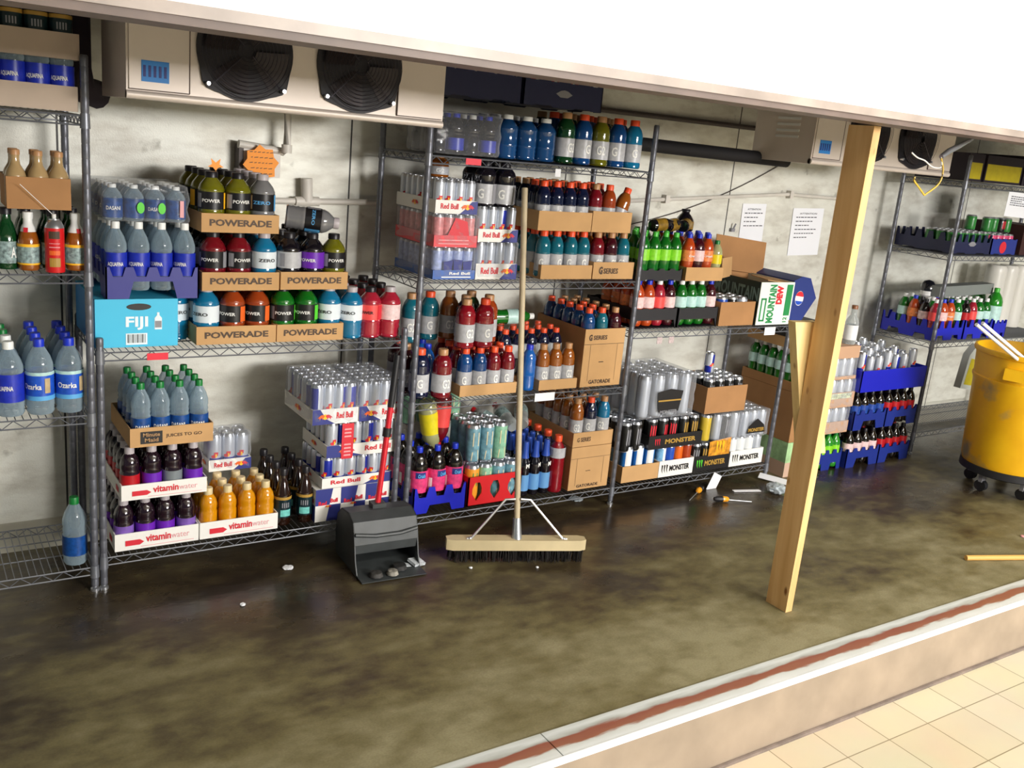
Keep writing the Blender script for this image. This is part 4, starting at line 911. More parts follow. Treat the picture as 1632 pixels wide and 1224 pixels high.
rows(['g20_amber_tan', 'g20_navy_orange', 'g20_sky_tan'], 2.838, YS + .045, z + .262, .084, .075, 5, 'above tan box', 'sports drinks in the tray above the tan box', back=lambda i, j: ('g20_amber_tan', 'g20_amber_tan', 'g20_sky_tan')[i], jit=.001)

# ------------------------------------------------------------------ UNIT 4, upper shelf
z = .928
crate(3.098, YS, z, .285, .40, .105, CRK, 'black soda crate of orange and pink sodas, lower left on shelf', 4, 5, .97, .42, 'black soda crates', base=1, leg=.02)
crate(3.390, YS, z, .285, .40, .105, CRK, 'black soda crate of pale-labelled green sodas, lower right on shelf', 4, 5, .97, .42, 'black soda crates', base=1, leg=.02)
rows(['s_orange_w', 's_orange_w', 's_pink', 's_magenta'], 3.138, YS + .045, z + .012, .070, .076, 4, 'in left black crate', 'sodas in the left black crate', back=lambda i, j: 's_orange')
rows(['s_green_w', 's_green_w', 's_green_w', 's_magenta'], 3.430, YS + .045, z + .012, .070, .076, 4, 'in right black crate', 'sodas in the right black crate', back=lambda i, j: 's_green_w')
crate(3.096, YS, z + .246, .285, .40, .062, CRK, 'upper black soda crate of lime-labelled green sodas', 4, 5, .85, .1, 'black soda crates')
tray(3.402, YS - .003, z + .246, .262, .40, .070, CARD, 'plain cardboard tray of orange sodas above black crate')
rows(['s_green'] * 4, 3.136, YS + .045, z + .254, .070, .076, 4, 'in upper black crate', 'green sodas in the upper black crate')
rows(['s_orange', 's_magenta', 's_orange', 's_yellow'], 3.440, YS + .045, z + .252, .067, .076, 4, 'in soda tray', 'sodas in the plain cardboard tray', back=lambda i, j: 's_orange')
S['lying_gold'] = ('tea', .036, .18, 'dark', 'black', 'yellowl', None, 'white', None, None, 'x', 'tea_bottle', 'bottle')
LB['goldk'] = lab('goldk', '8a6a20', noise=.5, nscale=30)
S['lying_gold'] = ('tea', .032, .18, 'dark', 'black', 'goldk', None, 'white', None, None, 'x', 'tea_bottle', 'bottle')
for k, (px, dz) in enumerate(((3.24, .036), (3.34, .036), (3.45, .036))): bottle('lying_gold', (px, YS + .12, z + .485 + dz - .012), 'black and gold bottle lying on soda caps, %s' % COLN[k], 'black and gold bottles lying on top', rot=(0, PI / 2 - .1, .3 * k), yaw=0)
bottle('lying_gold', (3.535, YS + .20, z + .482), 'black and gold bottle standing on orange soda caps', yaw=0).scale = (1.5, 1.5, .62)
# open brown carton and the tipped soda cartons
tray(3.690, YS, z, .262, .38, .130, CARD2, 'open brown carton of cans left of the green and white carton', None, name='open_carton', catg='carton')
for j in range(2):
    for i in range(3): can(('dblue', 'redm', 'rbs')[(i + j) % 3], .033, .122, (3.74 + .075 * i, YS + .05 + .08 * j, z + .03), 'assorted can in open brown carton, %s, %s' % (ROW[j], COLN[i]), 'assorted cans in the open brown carton')
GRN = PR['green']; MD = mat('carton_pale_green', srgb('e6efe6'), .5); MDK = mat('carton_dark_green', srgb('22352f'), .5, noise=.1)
t = thing('soda_carton', 'opened green and white soda carton with upright lettering and brown flaps', 'carton', (3.965, YS - .01, z), (0, 0, -.02))
mb = MB(); w_, d_, h_ = .262, .36, .238
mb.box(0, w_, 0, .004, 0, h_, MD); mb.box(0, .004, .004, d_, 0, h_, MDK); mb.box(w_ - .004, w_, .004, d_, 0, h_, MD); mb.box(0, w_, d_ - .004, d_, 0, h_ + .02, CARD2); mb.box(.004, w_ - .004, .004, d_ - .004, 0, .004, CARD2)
link('box', mb.mesh('box', True), t)
mb = MB()
put_text(mb, 'MOUNTAIN', (w_ * .48, -.0015, .010), ZF, -XF, .215, .055, GRN, .05)
put_text(mb, 'DEW', (w_ * .68, -.0018, .115), ZF, -XF, .105, .048, PR['red'], .07)
mb.poly([(w_ * .78, -.001, .05), (w_ * .96, -.001, .05), (w_ * .96, -.001, .225), (w_ * .78, -.001, .225)], GRN)
put_text(mb, '12', (w_ * .90, -.0015, .012), ZF, -XF, .03, .03, GRN, .03)
for a, b, c, e in ((.06, .10, .02, .15), (.18, .22, .02, .15), (.06, .22, .02, .03), (.06, .22, .14, .15)): mb.poly([(w_ * a, -.001, c), (w_ * b, -.001, c), (w_ * b, -.001, e), (w_ * a, -.001, e)], GRN)
put_text(mb, 'MOUNTAIN', (-.0015, d_ - .01, .13), -YF, ZF, d_ - .02, .075, mat('print_mint_outline', srgb('7f9a92'), .5), .03)
link('printing', mb.mesh('printing'), t)
mb = MB(); mb.obox((.15, .34, .34), .42, .004, .19, CARD2, (-.12, .10, .03)); link('flap', mb.mesh('flap'), t)
mb = MB(); mb.obox((.16, .07, .242), .22, .13, .004, CARD, (.06, .10, 0)); link('flap', mb.mesh('flap'), t)
mb = MB(); mb.obox((-.06, .22, .235 + .05), .18, .004, .11, CARD, (-.1, 0, .5)); link('flap', mb.mesh('flap'), t)
PB = mat('carton_navy', srgb('22357e'), .5)
t = thing('soda_carton', 'navy soda carton with round red, white and blue emblem behind post', 'carton', (4.262, YS + .02, .928), (0, 0, -.03))
mb = MB(); mb.prism([(0, .02), (.10, 0), (.20, .14), (.13, .255), (.06, .265), (0, .24)], 'y', 0, .32, PB); link('box', mb.mesh('box', True), t)
mb = MB(); c0 = (.06, -.0012, .14)
ellipse(mb, c0, XF, ZF, .034, .042, PR['white'], 20); ellipse(mb, (c0[0], -.0018, c0[2] + .006), XF, ZF, .032, .034, PR['red'], 14, 0.05, PI - .05); ellipse(mb, (c0[0], -.0018, c0[2] - .010), XF, ZF, .030, .028, PR['blue'], 14, PI + .1, 2 * PI - .1)
link('printing', mb.mesh('printing'), t)

# ------------------------------------------------------------------ UNIT 4, bottom shelf
z = .098
g = 'trays of energy cans on the bottom shelf'
tray(3.146, YS, z, .255, .40, .090, CARD, 'plain cardboard tray of blue and white cans at bottom')
tray(3.404, YS, z, .252, .40, .092, WCARD, 'white printed tray of blue and orange cans, bottom shelf', monster_print(), g)
tray(3.660, YS, z, .275, .40, .090, BCARD, 'black printed tray with flame picture cans, bottom shelf', monster_print('gold', 'lime'), g)
tray(3.940, YS, z, .270, .40, .092, WCARD, 'white printed tray of white cans at the bottom right post', monster_print(), g)
def canrows(sts, x0, z, dx, ny, place, group, r=.0325, h=.155, back=None, y0=YS + .04):
    for j in range(ny):
        for i, s_ in enumerate(sts):
            ss = s_ if j == 0 or not back else back
            nm = {'blue': 'blue and white', 'camo': 'light blue', 'dblue': 'royal blue', 'redm': 'black and red', 'goldm': 'black and gold', 'white': 'white', 'silver': 'silver'}.get(ss, ss)
            can(ss, r, h, (x0 + dx * i, y0 + .073 * j, z), '%s can, %s, %s, %s' % (nm, ROW[j], COLN[i], place), group, yaw=random.uniform(-.5, .5))
canrows(['blue', 'blue', 'blue', 'blue'][:3] , 3.195, z + .04, .078, 4, 'in plain cardboard tray', 'blue and white cans at the bottom', back='camo')
canrows(['camo', 'dblue', 'orange', 'copper'], 3.437, z + .02, .0625, 4, 'in white printed tray', 'cans in the white printed tray', r=.0295, back='dblue')
canrows(['black', 'goldm', 'orange', 'goldm'], 3.695, z + .006, .0685, 4, 'in flame tray', 'cans in the flame tray', back='black')
canrows(['white', 'white', 'white', 'silver'], 3.974, z + .02, .067, 4, 'in right post tray', 'white cans in the right tray', back='white')
t = thing('picture_card', 'flame picture card standing in the black printed tray', 'card', (3.76, YS - .003, z + .085))
FIRE = mat('flame_picture', srgb('d08820'), .5, noise=.7, nscale=28)
mb = MB(); mb.poly([(0, 0, 0), (.165, 0, 0), (.165, 0, .10), (0, 0, .085)], FIRE); mb.poly([(0, .0015, 0), (0, .0015, .085), (.165, .0015, .10), (.165, .0015, 0)], BCARD); link('card', mb.mesh('card'), t)
mb = MB(); claw(mb, (.085, -.001, .05), .07, PR['yellow']); link('printing', mb.mesh('printing'), t)
z2 = .268
tray(3.300, YS - .006, z2, .385, .38, .075, BCARD, 'black printed tray on the second layer, under tall can pack', monster_print('gold', 'red'), g)
canrows(['redm', 'redm', 'redm', 'goldm', 'goldm'], 3.345, z2 + .008, .075, 4, 'in second layer tray', 'cans in the second layer tray', back='black')
canrows(['black', 'black'], 3.165, .262, .07, 4, 'left of second layer tray', 'black cans beside the second layer tray', r=.033, h=.165)
can_pack(3.780, YS - .004, .262, 3, 4, .0325, .155, 'silver', 'wrapped silver can pack under the brown carton of black cans', 'wrapped energy can packs', 0, alt=lambda i, j: ('silver', 'black', 'silver')[i], w=.215)
can('yellow', .032, .157, (3.735, YS + .03, .268), 'pale yellow tall can beside the wrapped silver can pack', name='drink_can')
t = can_pack(4.000, YS - .004, .262, 3, 4, .0325, .157, 'silver', 'wrapped can pack with black label on the white cans', 'wrapped energy can packs', 0, w=.215)
mb = MB(); mb.poly([(.035, -.006, .03), (.185, -.006, .03), (.17, -.006, .075), (.11, -.006, .115), (.05, -.006, .075)], BCARD); put_text(mb, 'MONSTER', (.045, -.007, .038), XF, ZF, .13, .022, PR['gold'], .04); link('printing', mb.mesh('printing'), t)
t = can_pack(3.200, YS - .008, .438, 4, 5, .033, .235, 'silver', 'tall shrink-wrapped pack of long silver cans beside brown carton', 'wrapped energy can packs', 0, w=.385, alt=lambda i, j: 'silver')
mb = MB(); mb.poly([(.13, -.007, .04), (.27, -.007, .04), (.29, -.007, .15), (.20, -.007, .165), (.11, -.007, .15)], BCARD); mb.poly([(.12, -.008, .098), (.28, -.008, .098), (.28, -.008, .106), (.12, -.008, .106)], PR['gold']); put_text(mb, 'MONSTER', (.14, -.009, .03), XF, ZF, .12, .02, PR['grey'], .03); link('printing', mb.mesh('printing'), t)
tray(3.675, YS - .008, .438, .310, .34, .150, CARD2, 'brown carton full of black cans on the upper layer', None, name='open_carton', catg='carton')
for j in range(3):
    for i in range(4): can('black', .033, .155, (3.722 + .072 * i, YS + .035 + .075 * j, .475), 'black can, %s, %s, in brown carton of black cans' % (ROW[j], COLN[i]), 'black cans in the brown carton')
can('rb', .0265, .12, (3.80, YS + .13, .632), 'blue and silver can standing on top of the black cans')

# ------------------------------------------------------------------ stack of cases right of unit 4
YB = 3.50
def block(x, y, z, w, d, h, m, label, name='drink_case', catg='case', prints=None, group=None):
    t = thing(name, label, catg, (x, y, z), group=group); mb = MB(); mb.box(0, w, 0, d, 0, h, m); link('box', mb.mesh('box'), t)
    if prints: mb = MB(); prints(mb, w, d, h); link('printing', mb.mesh('printing'), t)
    return t
WRG = mat('wrapped_lemon_lime', srgb('a9cf9a'), .25, noise=.35, nscale=14)
wp = lambda mb, w, d, h: (mb.poly([(0, -.001, 0), (w, -.001, 0), (w, -.001, h * .42), (0, -.001, h * .42)], mat('case_pinkish', srgb('c9a893'), .7)), mb.poly([(-.001, d, 0), (-.001, 0, 0), (-.001, 0, h * .42), (-.001, d, h * .42)], mat('case_pinkish', srgb('c9a893'), .7)))
block(4.36, YB, .0, .23, .44, .215, WRG, 'green and white wrapped case on the floor beside the shelf', prints=wp)
block(4.36, YB, .217, .23, .44, .30, CARD2, 'large brown box above the green and white case', 'cardboard_box', 'box')
t = tray(4.36, YB, .519, .23, .44, .055, CARD2, 'brown tray of green bottles on the large brown box')
for j in range(6):
    for i in range(3):
        if i > 0 and j > 0 : continue
        bottle('s_green_w', (4.403 + .072 * i, YB + .045 + .07 * j, .527), 'green soda, %s, %s, above large brown box' % (ROW[j], COLN[i]), 'green sodas in the brown tray by the post')
tray(4.36, YB, .762, .23, .44, .06, CARD, 'brown tray on the green bottles beside the wood post')
block(4.37, YB + .01, .823, .21, .42, .10, mat('case_dark', srgb('2a2622'), .6), 'dark shallow case on top of the brown stack')
x0 = 4.598
crate(x0, YB, 0, .282, .42, .13, CRN, 'navy crate of bright green bottles behind the wood post', 4, 6, .8, .35, 'navy soda crates')
rows(['mtn20'] * 4, x0 + .042, YB + .04, .012, .066, .07, 3, 'in crate behind post', 'bright green sodas behind the wood post', back=lambda i, j: 'mtn20')
g = 'brown trays of wrapped cans right of the post'
can_pack(x0, YB, .238, 4, 4, .032, .155, 'silver', 'brown tray of wrapped cans, lowest of three right of post', g, .075, mat('tray_tan', srgb('c19a7c'), .8), alt=lambda i, j: 'silver', w=.285)
can_pack(x0, YB, .402, 4, 4, .032, .17, 'silver', 'brown tray of wrapped cans, middle of three right of post', g, .095, mat('tray_tan', srgb('c19a7c'), .8), lambda mb, w, d, h: mb.poly([(.02, -.001, h * .6), (w - .03, -.001, h * .6), (w - .03, -.001, h * .95), (.02, -.001, h * .95)], mat('print_speckled', srgb('b9c0a8'), .6, noise=.5, nscale=60)), w=.295)
can_pack(x0, YB, .580, 4, 4, .031, .125, 'silver', 'brown tray of wrapped cans, highest of three right of post', g, .02, mat('tray_tan', srgb('c19a7c'), .8), w=.275)
block(x0 - .02, YB, .710, .29, .42, .075, mat('tray_tan', srgb('c19a7c'), .8), 'shallow tan case under the clear long-necked bottle')
bottle('whisky', (4.825, YB + .06, .786), 'clear long-necked bottle with pale label on the tan case', yaw=0)
bottle('whisky', (4.71, YB + .16, .786), 'clear long-necked bottle half hidden behind the wood post', yaw=0)
# navy crates of cola
g = 'navy soda crates'
for lv, zz in enumerate((0, .245)):
    for q in range(2):
        crate(4.905 + .318 * q, YB - .02, zz, .314, .44, .125, CRN, 'navy crate of colas, %s level, %s of pair beside bare wall' % (('floor', 'middle')[lv], ('left', 'right')[q]), 4, 6, .8, .45, g, base=1)
        rows([('s_pepsi_w', 's_pepsi_r')[q]] * 4 if lv == 0 else [('s_pepsi', 's_pepsi_r')[q]] * 4, 4.945 + .318 * q, YB + .02, zz + .014, .076, .073, 4, '%s %s navy crate' % (('floor', 'middle')[lv], ('left', 'right')[q]), 'colas in navy crates', back=lambda i, j: 's_pepsi_t' if (i + j) % 5 == 4 else 's_pepsi')
pl = lambda mb, w, d, h: mb.poly([(-.0015, d * .80, h * .45), (-.0015, d * .25, h * .40), (-.0015, d * .25, h * .55), (-.0015, d * .80, h * .62)], PR['grey'])
crate(4.895, YB - .03, .494, .65, .46, .135, CRB, 'bright blue crate of silver cans on top of navy crates', 8, 5, .85, .1, 'bright blue can crates', pl, solid=True)
g = 'energy cans in the top blue crate'
for j in range(5):
    for i in range(7):
        st = 'rb' if (i * 3 + j * 5) % 4 == 0 else 'rbs'
        can(st, .0265, .157, (4.95 + .085 * i, YB + .035 + .08 * j, .55 + (.03 if (i + j) % 3 == 0 else 0)), 'silver energy can in top blue crate, %s, %s' % (ROW[j], COLN[i]), g, yaw=PI * .9 * ((i + j) % 3))

# ------------------------------------------------------------------ UNIT 5
z = .771
for q, (c, zz, ww) in enumerate(((CRB, z, .33), (CRB, z, .33))):
    crate(5.66 + .34 * q, YS, zz, ww, .40, .13, c, 'bright blue crate of mixed sodas, %s, shelf behind the barrel' % ('left', 'right')[q], 4, 5, .62, .25, 'bright blue soda crates')
crate(6.345, YS, z, .16, .40, .12, CRB, 'small bright blue crate beside the white tubes', 3, 5, .8, .25, 'bright blue soda crates')
rows(['s_pink', 's_orange_w', 's_orange', 's_green_w'], 5.70, YS + .045, z + .035, .080, .078, 4, 'left mixed crate', 'sodas in the left mixed crate', back=lambda i, j: ('s_green_w', 's_orange', 's_pepsi_w')[(i + 2 * j) % 3] if j < 3 else 's_green_w')
rows(['s_pepsi_r', 's_pink', 's_green_w', 's_green_w'], 6.04, YS + .045, z + .035, .080, .078, 3, 'right mixed crate', 'sodas in the right mixed crate', back=lambda i, j: 's_green_w')
S['big_green'] = ('two', .054, .30, 'lime', 'lime', 'pale', None, 'white', None, None, 'large green soda bottle', 'soda_bottle', 'bottle')
for k in range(2): bottle('big_green', (6.40 + .03 * k, YS + .06 + .14 * k, z + .035), 'large green soda bottle, %s, in small blue crate' % ('front', 'back')[k], 'large green soda bottles', yaw=0)
t = thing('dome_camera', 'black dome on a white base among the sodas behind barrel', 'camera', (5.81, YS + .20, z + .262))
mb = MB(); mb.lathe([(0, -.17), (.03, -.17), (.03, 0), (.045, .005), (.045, .035), (0, .035)], WHITE, 16); link('base', mb.mesh('base'), t)
mb = MB(); mb.lathe([(.05, .035), (.05, .05), (.046, .075), (.030, .098), (0, .108)], mat('dome_black', srgb('15161c'), .15, coat=.6), 18); link('dome', mb.mesh('dome'), t)
t = link('metal_channel', MB().obox((0, 0, 0), .62, .09, .07, mat('channel_grey', srgb('7f8583'), .5)).mesh('channel'), None, (6.10, YS + .14, 1.085), (0, -.03, 0)); tag(t, 'grey boxed metal channel lying above the mixed sodas', 'channel')
z = 1.344
t = crate(5.67, YS, z, .43, .42, .125, CRD, 'dark navy crate of green-topped cans, shelf above mixed sodas', 6, 5, .6, .05, 'dark navy soda crates', em)
t = crate(6.11, YS, z, .30, .40, .105, CRN, 'navy crate of pink-topped cans right of dark navy crate', 4, 5, .95, .05, 'dark navy soda crates', lambda mb, w, d, h: ellipse(mb, (w * .45, -.0015, h * .45), XF, ZF, .04, .04, PR['red'], 14))
for i in range(6):
    for j in range(3): can('green', .033, .13, (5.71 + .070 * i, YS + .045 + .075 * j, z + .014), 'dark green can in dark navy crate, %s, %s' % (ROW[j], COLN[i]), 'green cans in the dark navy crate')
for i in range(4):
    for j in range(2): can('pinkm', .033, .122, (6.15 + .070 * i, YS + .045 + .075 * j, z + .014), 'pink-topped can in navy crate, %s, %s' % (ROW[j], COLN[i]), 'pink cans in the navy crate')
for i, (xx, st) in enumerate(((5.98, 'green'), (6.17, 'green'), (6.24, 'green'), (6.33, 'redm'), (6.40, 'green'))): can(st, .033, .10, (xx, YS + .10, z + .146 - (.008 if xx > 6.1 else 0)), '%s can standing on other cans, %s, behind the barrel' % ('green' if st == 'green' else 'red', COLN[i]), 'cans standing on the crated cans')
PIC = mat('carton_picture', srgb('9a6a48'), .6, noise=.7, nscale=7)
block(6.46, YS, z, .40, .40, .20, mat('carton_maroon', srgb('3a1a1a'), .6), 'dark maroon carton with food picture at the right edge', 'food_carton', 'carton', lambda mb, w, d, h: mb.poly([(.06, -.001, .01), (w * .8, -.001, .01), (w * .75, -.001, h * .8), (w * .4, -.001, h * .92), (w * .2, -.001, h * .4)], PIC))
z = 1.801
YEL = mat('label_bright_yellow', srgb('b8a818'), .5, noise=.1)
for q, (xx, ww) in enumerate(((5.52 + .14, .17), (5.86, .42))):
    block(xx, YS, z, ww, .36, .17, mat('case_darkpurple', srgb('241a26'), .6), '%s dark case with yellow panel on the highest right shelf' % ('narrow', 'wide')[q], prints=lambda mb, w, d, h: mb.poly([(.01, -.001, .015), (w - .015, -.001, .015), (w - .015, -.001, .115), (.01, -.001, .115)], YEL), group='dark cases with yellow panels')
block(6.30, YS, z, .55, .40, .19, mat('case_darkpurple', srgb('241a26'), .6), 'plain dark case at the right end of the highest shelf')
def paper(loc, w, h, label, rot=(0, 0, 0), lines=6, head=None, m=None):
    t = thing('paper_notice', label, 'notice', loc, rot); mb = MB(); mb.obox((w / 2, 0, h / 2), w, .0008, h, m or mat('paper_white', srgb('eef0f6'), .7)); link('sheet', mb.mesh('sheet'), t)
    mb = MB(); ink = mat('ink_faint', srgb('5a5a60'), .7)
    if head: put_text(mb, head, (w * .22, -.0012, h * .87), XF, ZF, w * .56, h * .035, ink, .02)
    for k in range(lines):
        zz = h * (.80 - .085 * k); x = w * .12
        while x < w * (.80 - .12 * (k % 3)):
            l = random.uniform(.012, .03); mb.poly([(x, -.0012, zz), (x + l, -.0012, zz), (x + l, -.0012, zz + .006), (x, -.0012, zz + .006)], ink); x += l + .006
    link('printing', mb.mesh('printing'), t); return t
paper((4.345, YW - .004, 1.245), .205, .30, 'white typed notice taped to back wall, left of two', (0, -.03, 0), 4, 'ATTENTION')
paper((4.80, YW - .004, 1.235), .29, .30, 'white typed notice taped to back wall beside the wood post', (0, -.03, 0), 6, 'ATTENTION')
paper((6.14, YS - .02, 1.60), .30, .16, 'white lined notice hanging at the right picture edge', (0, .03, 0), 5)
t = thing('notice_holder', 'orange starburst sign with handwriting on a grey electrical box', 'sign', (1.335, 4.02, 1.598))
mb = MB(); pts = []
for k in range(16): a = 2 * PI * k / 16 + .1; r_ = .078 if k % 2 == 0 else .062; pts.append((r_ * math.cos(a), r_ * 1.02 * math.sin(a)))
mb.prism(pts, 'y', -.001, .001, mat('neon_orange_card', srgb('ff9c2a'), .6)); link('card', mb.mesh('card', True), t)
mb = MB()
for k in range(5):
    x = -.05 + .006 * (k % 2)
    while x < .04: l = random.uniform(.008, .018); mb.poly([(x, -.0018, .045 - k * .022), (x + l, -.0018, .047 - k * .022), (x + l, -.0018, .050 - k * .022), (x, -.0018, .048 - k * .022)], PR['brown']); x += l + .006
link('handwriting', mb.mesh('handwriting'), t)
mb = MB(); mb.tube([(0, .002, 0), (0, .03, 0)], .004, PR['grey'], 6); link('pin', mb.mesh('pin'), t)

# ------------------------------------------------------------------ pipes and boxes on the wall
GB = mat('pipe_white', srgb('d4cfc6'), .45, noise=.08, nscale=10); GD = mat('pipe_dark', srgb('4c4340'), .6)
t = thing('electrical_box', 'pale electrical box on back wall behind the starburst sign', 'box', (1.27, YW - .07, 1.54)); mb = MB(); mb.box(0, .16, 0, .07, 0, .115, GB); link('box', mb.mesh('box'), t); mb = MB(); mb.box(-.02, -.0, .0, .06, -.16, .13, GD); link('side_bracket', mb.mesh('bracket'), t)
t = thing('drain_pipe', 'white drain pipe dropping from the left cooling unit', 'pipe', (0, 0, 0)); mb = MB(); mb.tube([(1.445, YW - .10, 1.84), (1.445, YW - .10, 1.665), (1.445, YW - .06, 1.652), (1.25, YW - .06, 1.672)], .018, GB, 10); link('pipe', mb.mesh('pipe'), t)
mb = MB(); mb.lathe([(.018, 0), (.023, 0), (.023, .035), (.018, .035)], GB, 10, (1.445, YW - .10, 1.65)); link('elbow', mb.mesh('elbow'), t)
t = thing('white_pipe', 'horizontal white pipe with upright stub behind the topmost bottles', 'pipe'); mb = MB(); mb.tube([(1.20, YW - .045, 1.435), (1.93, YW - .045, 1.455)], .014, GB, 10); link('pipe', mb.mesh('pipe'), t)
mb = MB(); mb.tube([(1.565, YW - .045, 1.445), (1.560, YW - .045, 1.545)], .026, GB, 12); link('stub', mb.mesh('stub'), t)
mb = MB(); mb.tube([(1.51, YW - .045, 1.4435), (1.62, YW - .045, 1.4465)], .021, GB, 12); link('tee', mb.mesh('tee'), t)
t = thing('conduit', 'thin white conduit along the wall right of the tall unit', 'pipe'); mb = MB(); mb.tube([(2.95, YW - .02, 1.492), (3.45, YW - .02, 1.525), (4.70, YW - .02, 1.618), (5.30, YW - .02, 1.612)], .011, GB, 8); link('pipe', mb.mesh('pipe'), t)
for xx, zz in ((3.70, 1.546), (4.72, 1.618)): mb = MB(); mb.obox((xx, YW - .02, zz), .03, .035, .045, GB); link('clip', mb.mesh('clip'), t)
t = thing('insulated_pipe', 'black insulated pipe running to the right cooling unit', 'pipe'); mb = MB(); mb.tube([(3.05, YW - .30, 1.832), (4.10, YW - .50, 1.815)], .034, mat('foam_black', srgb('18161a'), .8), 12); link('insulation', mb.mesh('insulation'), t)
mb = MB(); mb.tube([(2.75, YW - .30, 1.836), (3.05, YW - .30, 1.832)], .012, mat('copper_dull', srgb('5a4438'), .5), 8); link('pipe', mb.mesh('pipe'), t)
t = thing('added_shade_tubes', 'added dark tubes standing in for shade left of large cooling unit', 'pipe')  # added dark tubes stand in for the unit's shaded side and shadow
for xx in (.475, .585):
    mb = MB(); mb.tube([(xx, 3.78, 2.42), (xx, 3.78, 1.90), (xx + .02, 3.82, 1.83), (xx + .09, 3.90, 1.815)], .052, mat('shade_purple', srgb('241a26'), .8), 12); link('pipe', mb.mesh('pipe'), t)
t = thing('suspended_conduit', 'dark thin conduit high on the wall above black pipe', 'pipe'); mb = MB(); mb.tube([(3.10, YW - .03, 1.985), (4.55, YW - .03, 1.985)], .014, GD, 8); link('pipe', mb.mesh('pipe'), t)
t = thing('cable', 'dark thin cable rising across the wall behind the notices', 'cable'); mb = MB(); mb.tube([(3.0 + .1 * k, YW - .006, 1.335 + .0028 * k * k * .5 + .006 * k) for k in range(0, 20)], .003, GD, 5); link('wire', mb.mesh('wire'), t)
t = thing('wall_hook', 'small grey hook on the wall left of notices', 'hook', (4.27, YW - .02, 1.375)); mb = MB(); mb.box(-.015, .015, 0, .02, 0, .02, PR['grey']); mb.tube([(0, 0, .02), (.004, -.01, .05)], .005, PR['grey'], 6); link('hook', mb.mesh('hook'), t)

# ------------------------------------------------------------------ cooling units
EW = mat('evaporator_white', srgb('dcd0c6'), .45, metal=.2, noise=.05, nscale=4, bump=.05); FBK = mat('fan_black', srgb('17131c'), .55); FG = mat('fan_guard', srgb('35303a'), .4, metal=.3)
def evaporator(x, w, label, fans, endp, vents=False):
    yf, z0, d, h = 3.30, 1.812, .40, .42
    t = thing('cooling_unit', label, 'cooling unit', (x, yf, z0), group='white ceiling cooling units')
    mb = MB(); mb.box(0, w, 0, d, 0, h, EW); mb.tube([(0, .004, .012), (w, .004, .012)], .014, EW, 10); link('housing', mb.mesh('housing'), t)
    seam = mat('seam_dark', srgb('5a4a44'), .7)
    for (a, b) in ((0.008, endp), (w - endp, w - .008)):
        mb = MB(); mb.box(a, b, -.006, .0, .03, h, EW); link('end_panel', mb.mesh('panel'), t)
        e = b if a < .1 else a; mb = MB(); mb.box(e - .0015, e + .0015, -.0075, -.001, .03, h, seam); mb.box(a, b, -.0075, -.001, .028, .031, seam); link('seam', mb.mesh('seam'), t)
    for k, fx in enumerate(fans):
        cz = .185; R0 = .162
        f = None
        mb = MB(); pts = []
        for q in range(48):
            a = 2 * PI * q / 48; lobe = .018 * max(0, math.cos(a * 1 + PI / 4 + PI)) ** 8 * 0 + .020 * sum(max(0, math.cos(a - c)) ** 40 for c in (math.radians(222), math.radians(318), math.radians(42), math.radians(138)))
            pts.append((fx + (R0 + lobe) * math.cos(a), cz + (R0 + lobe) * math.sin(a)))
        mb.prism(pts, 'y', -.010, -.001, FBK); sh = link('fan_shroud', mb.mesh('shroud', True), t)
        mb = MB()
        for q in range(4):
            a0 = PI / 2 * q + .6
            P_ = []
            for s_ in range(7): a = a0 + s_ * .17; P_.append((fx + .14 * math.cos(a), cz + .14 * math.sin(a), s_))
            for s_ in range(6):
                (xa, za, _), (xb, zb, _) = P_[s_], P_[s_ + 1]; ya, yb = -.014 - .012 * s_ / 6, -.014 - .012 * (s_ + 1) / 6
                ia, ib = (fx + .03 * math.cos(a0 + s_ * .17), cz + .03 * math.sin(a0 + s_ * .17)), (fx + .03 * math.cos(a0 + (s_ + 1) * .17), cz + .03 * math.sin(a0 + (s_ + 1) * .17))
                mb.poly([(ia[0], ya, ia[1]), (ib[0], yb, ib[1]), (xb, yb, zb), (xa, ya, za)], mat('fan_blade', srgb('2e2628'), .45, metal=.3))
        link('fan_blades', mb.mesh('blades'), t)
        mb = MB()
        for R in [.022 + .013 * q for q in range(11)]:
            mb.tube([(fx + R * math.cos(2 * PI * s_ / 28), -.034, cz + R * math.sin(2 * PI * s_ / 28)) for s_ in range(29)], .0012, FG, 4, caps=False)
        for q in range(4): a = PI / 4 + PI / 2 * q; mb.tube([(fx + .02 * math.cos(a), -.036, cz + .02 * math.sin(a)), (fx + .165 * math.cos(a), -.032, cz + .165 * math.sin(a)), (fx + .172 * math.cos(a), -.008, cz + .172 * math.sin(a))], .002, FG, 5)
        link('fan_guard', mb.mesh('guard'), t)
        for a in (math.radians(222), math.radians(318)):
            mb = MB(); mb.tube([(fx + .172 * math.cos(a), -.008, cz + .172 * math.sin(a)), (fx + .172 * math.cos(a), -.030, cz + .172 * math.sin(a))], .007, ALU, 8); link('bolt', mb.mesh('bolt'), t)
    mb = MB(); mb.box(.045, .045 + .085, -.008, -.006, .055, .12, mat('sticker_blue', srgb('2f86d8'), .5))
    for q in range(5): mb.box(.05 + .016 * q, .05 + .016 * q + .008, -.009, -.008, .07, .105, PR['navy'])
    link('blue_sticker', mb.mesh('sticker'), t)['label'] = 'bright blue sticker'
    if vents:
        mb = MB()
        for q in range(4): mb.box(-.003, 0, .10, .25, .12 + q * .03, .132 + q * .03, WHITE)
        link('vent_slots', mb.mesh('vents'), t)
    return t
evaporator(.656, 1.14, 'large white cooling unit with two fans, top left', (.378, .79), .195)
evaporator(3.905, 1.185, 'white cooling unit behind the wood post, top right', (.42, .835), .215, True)

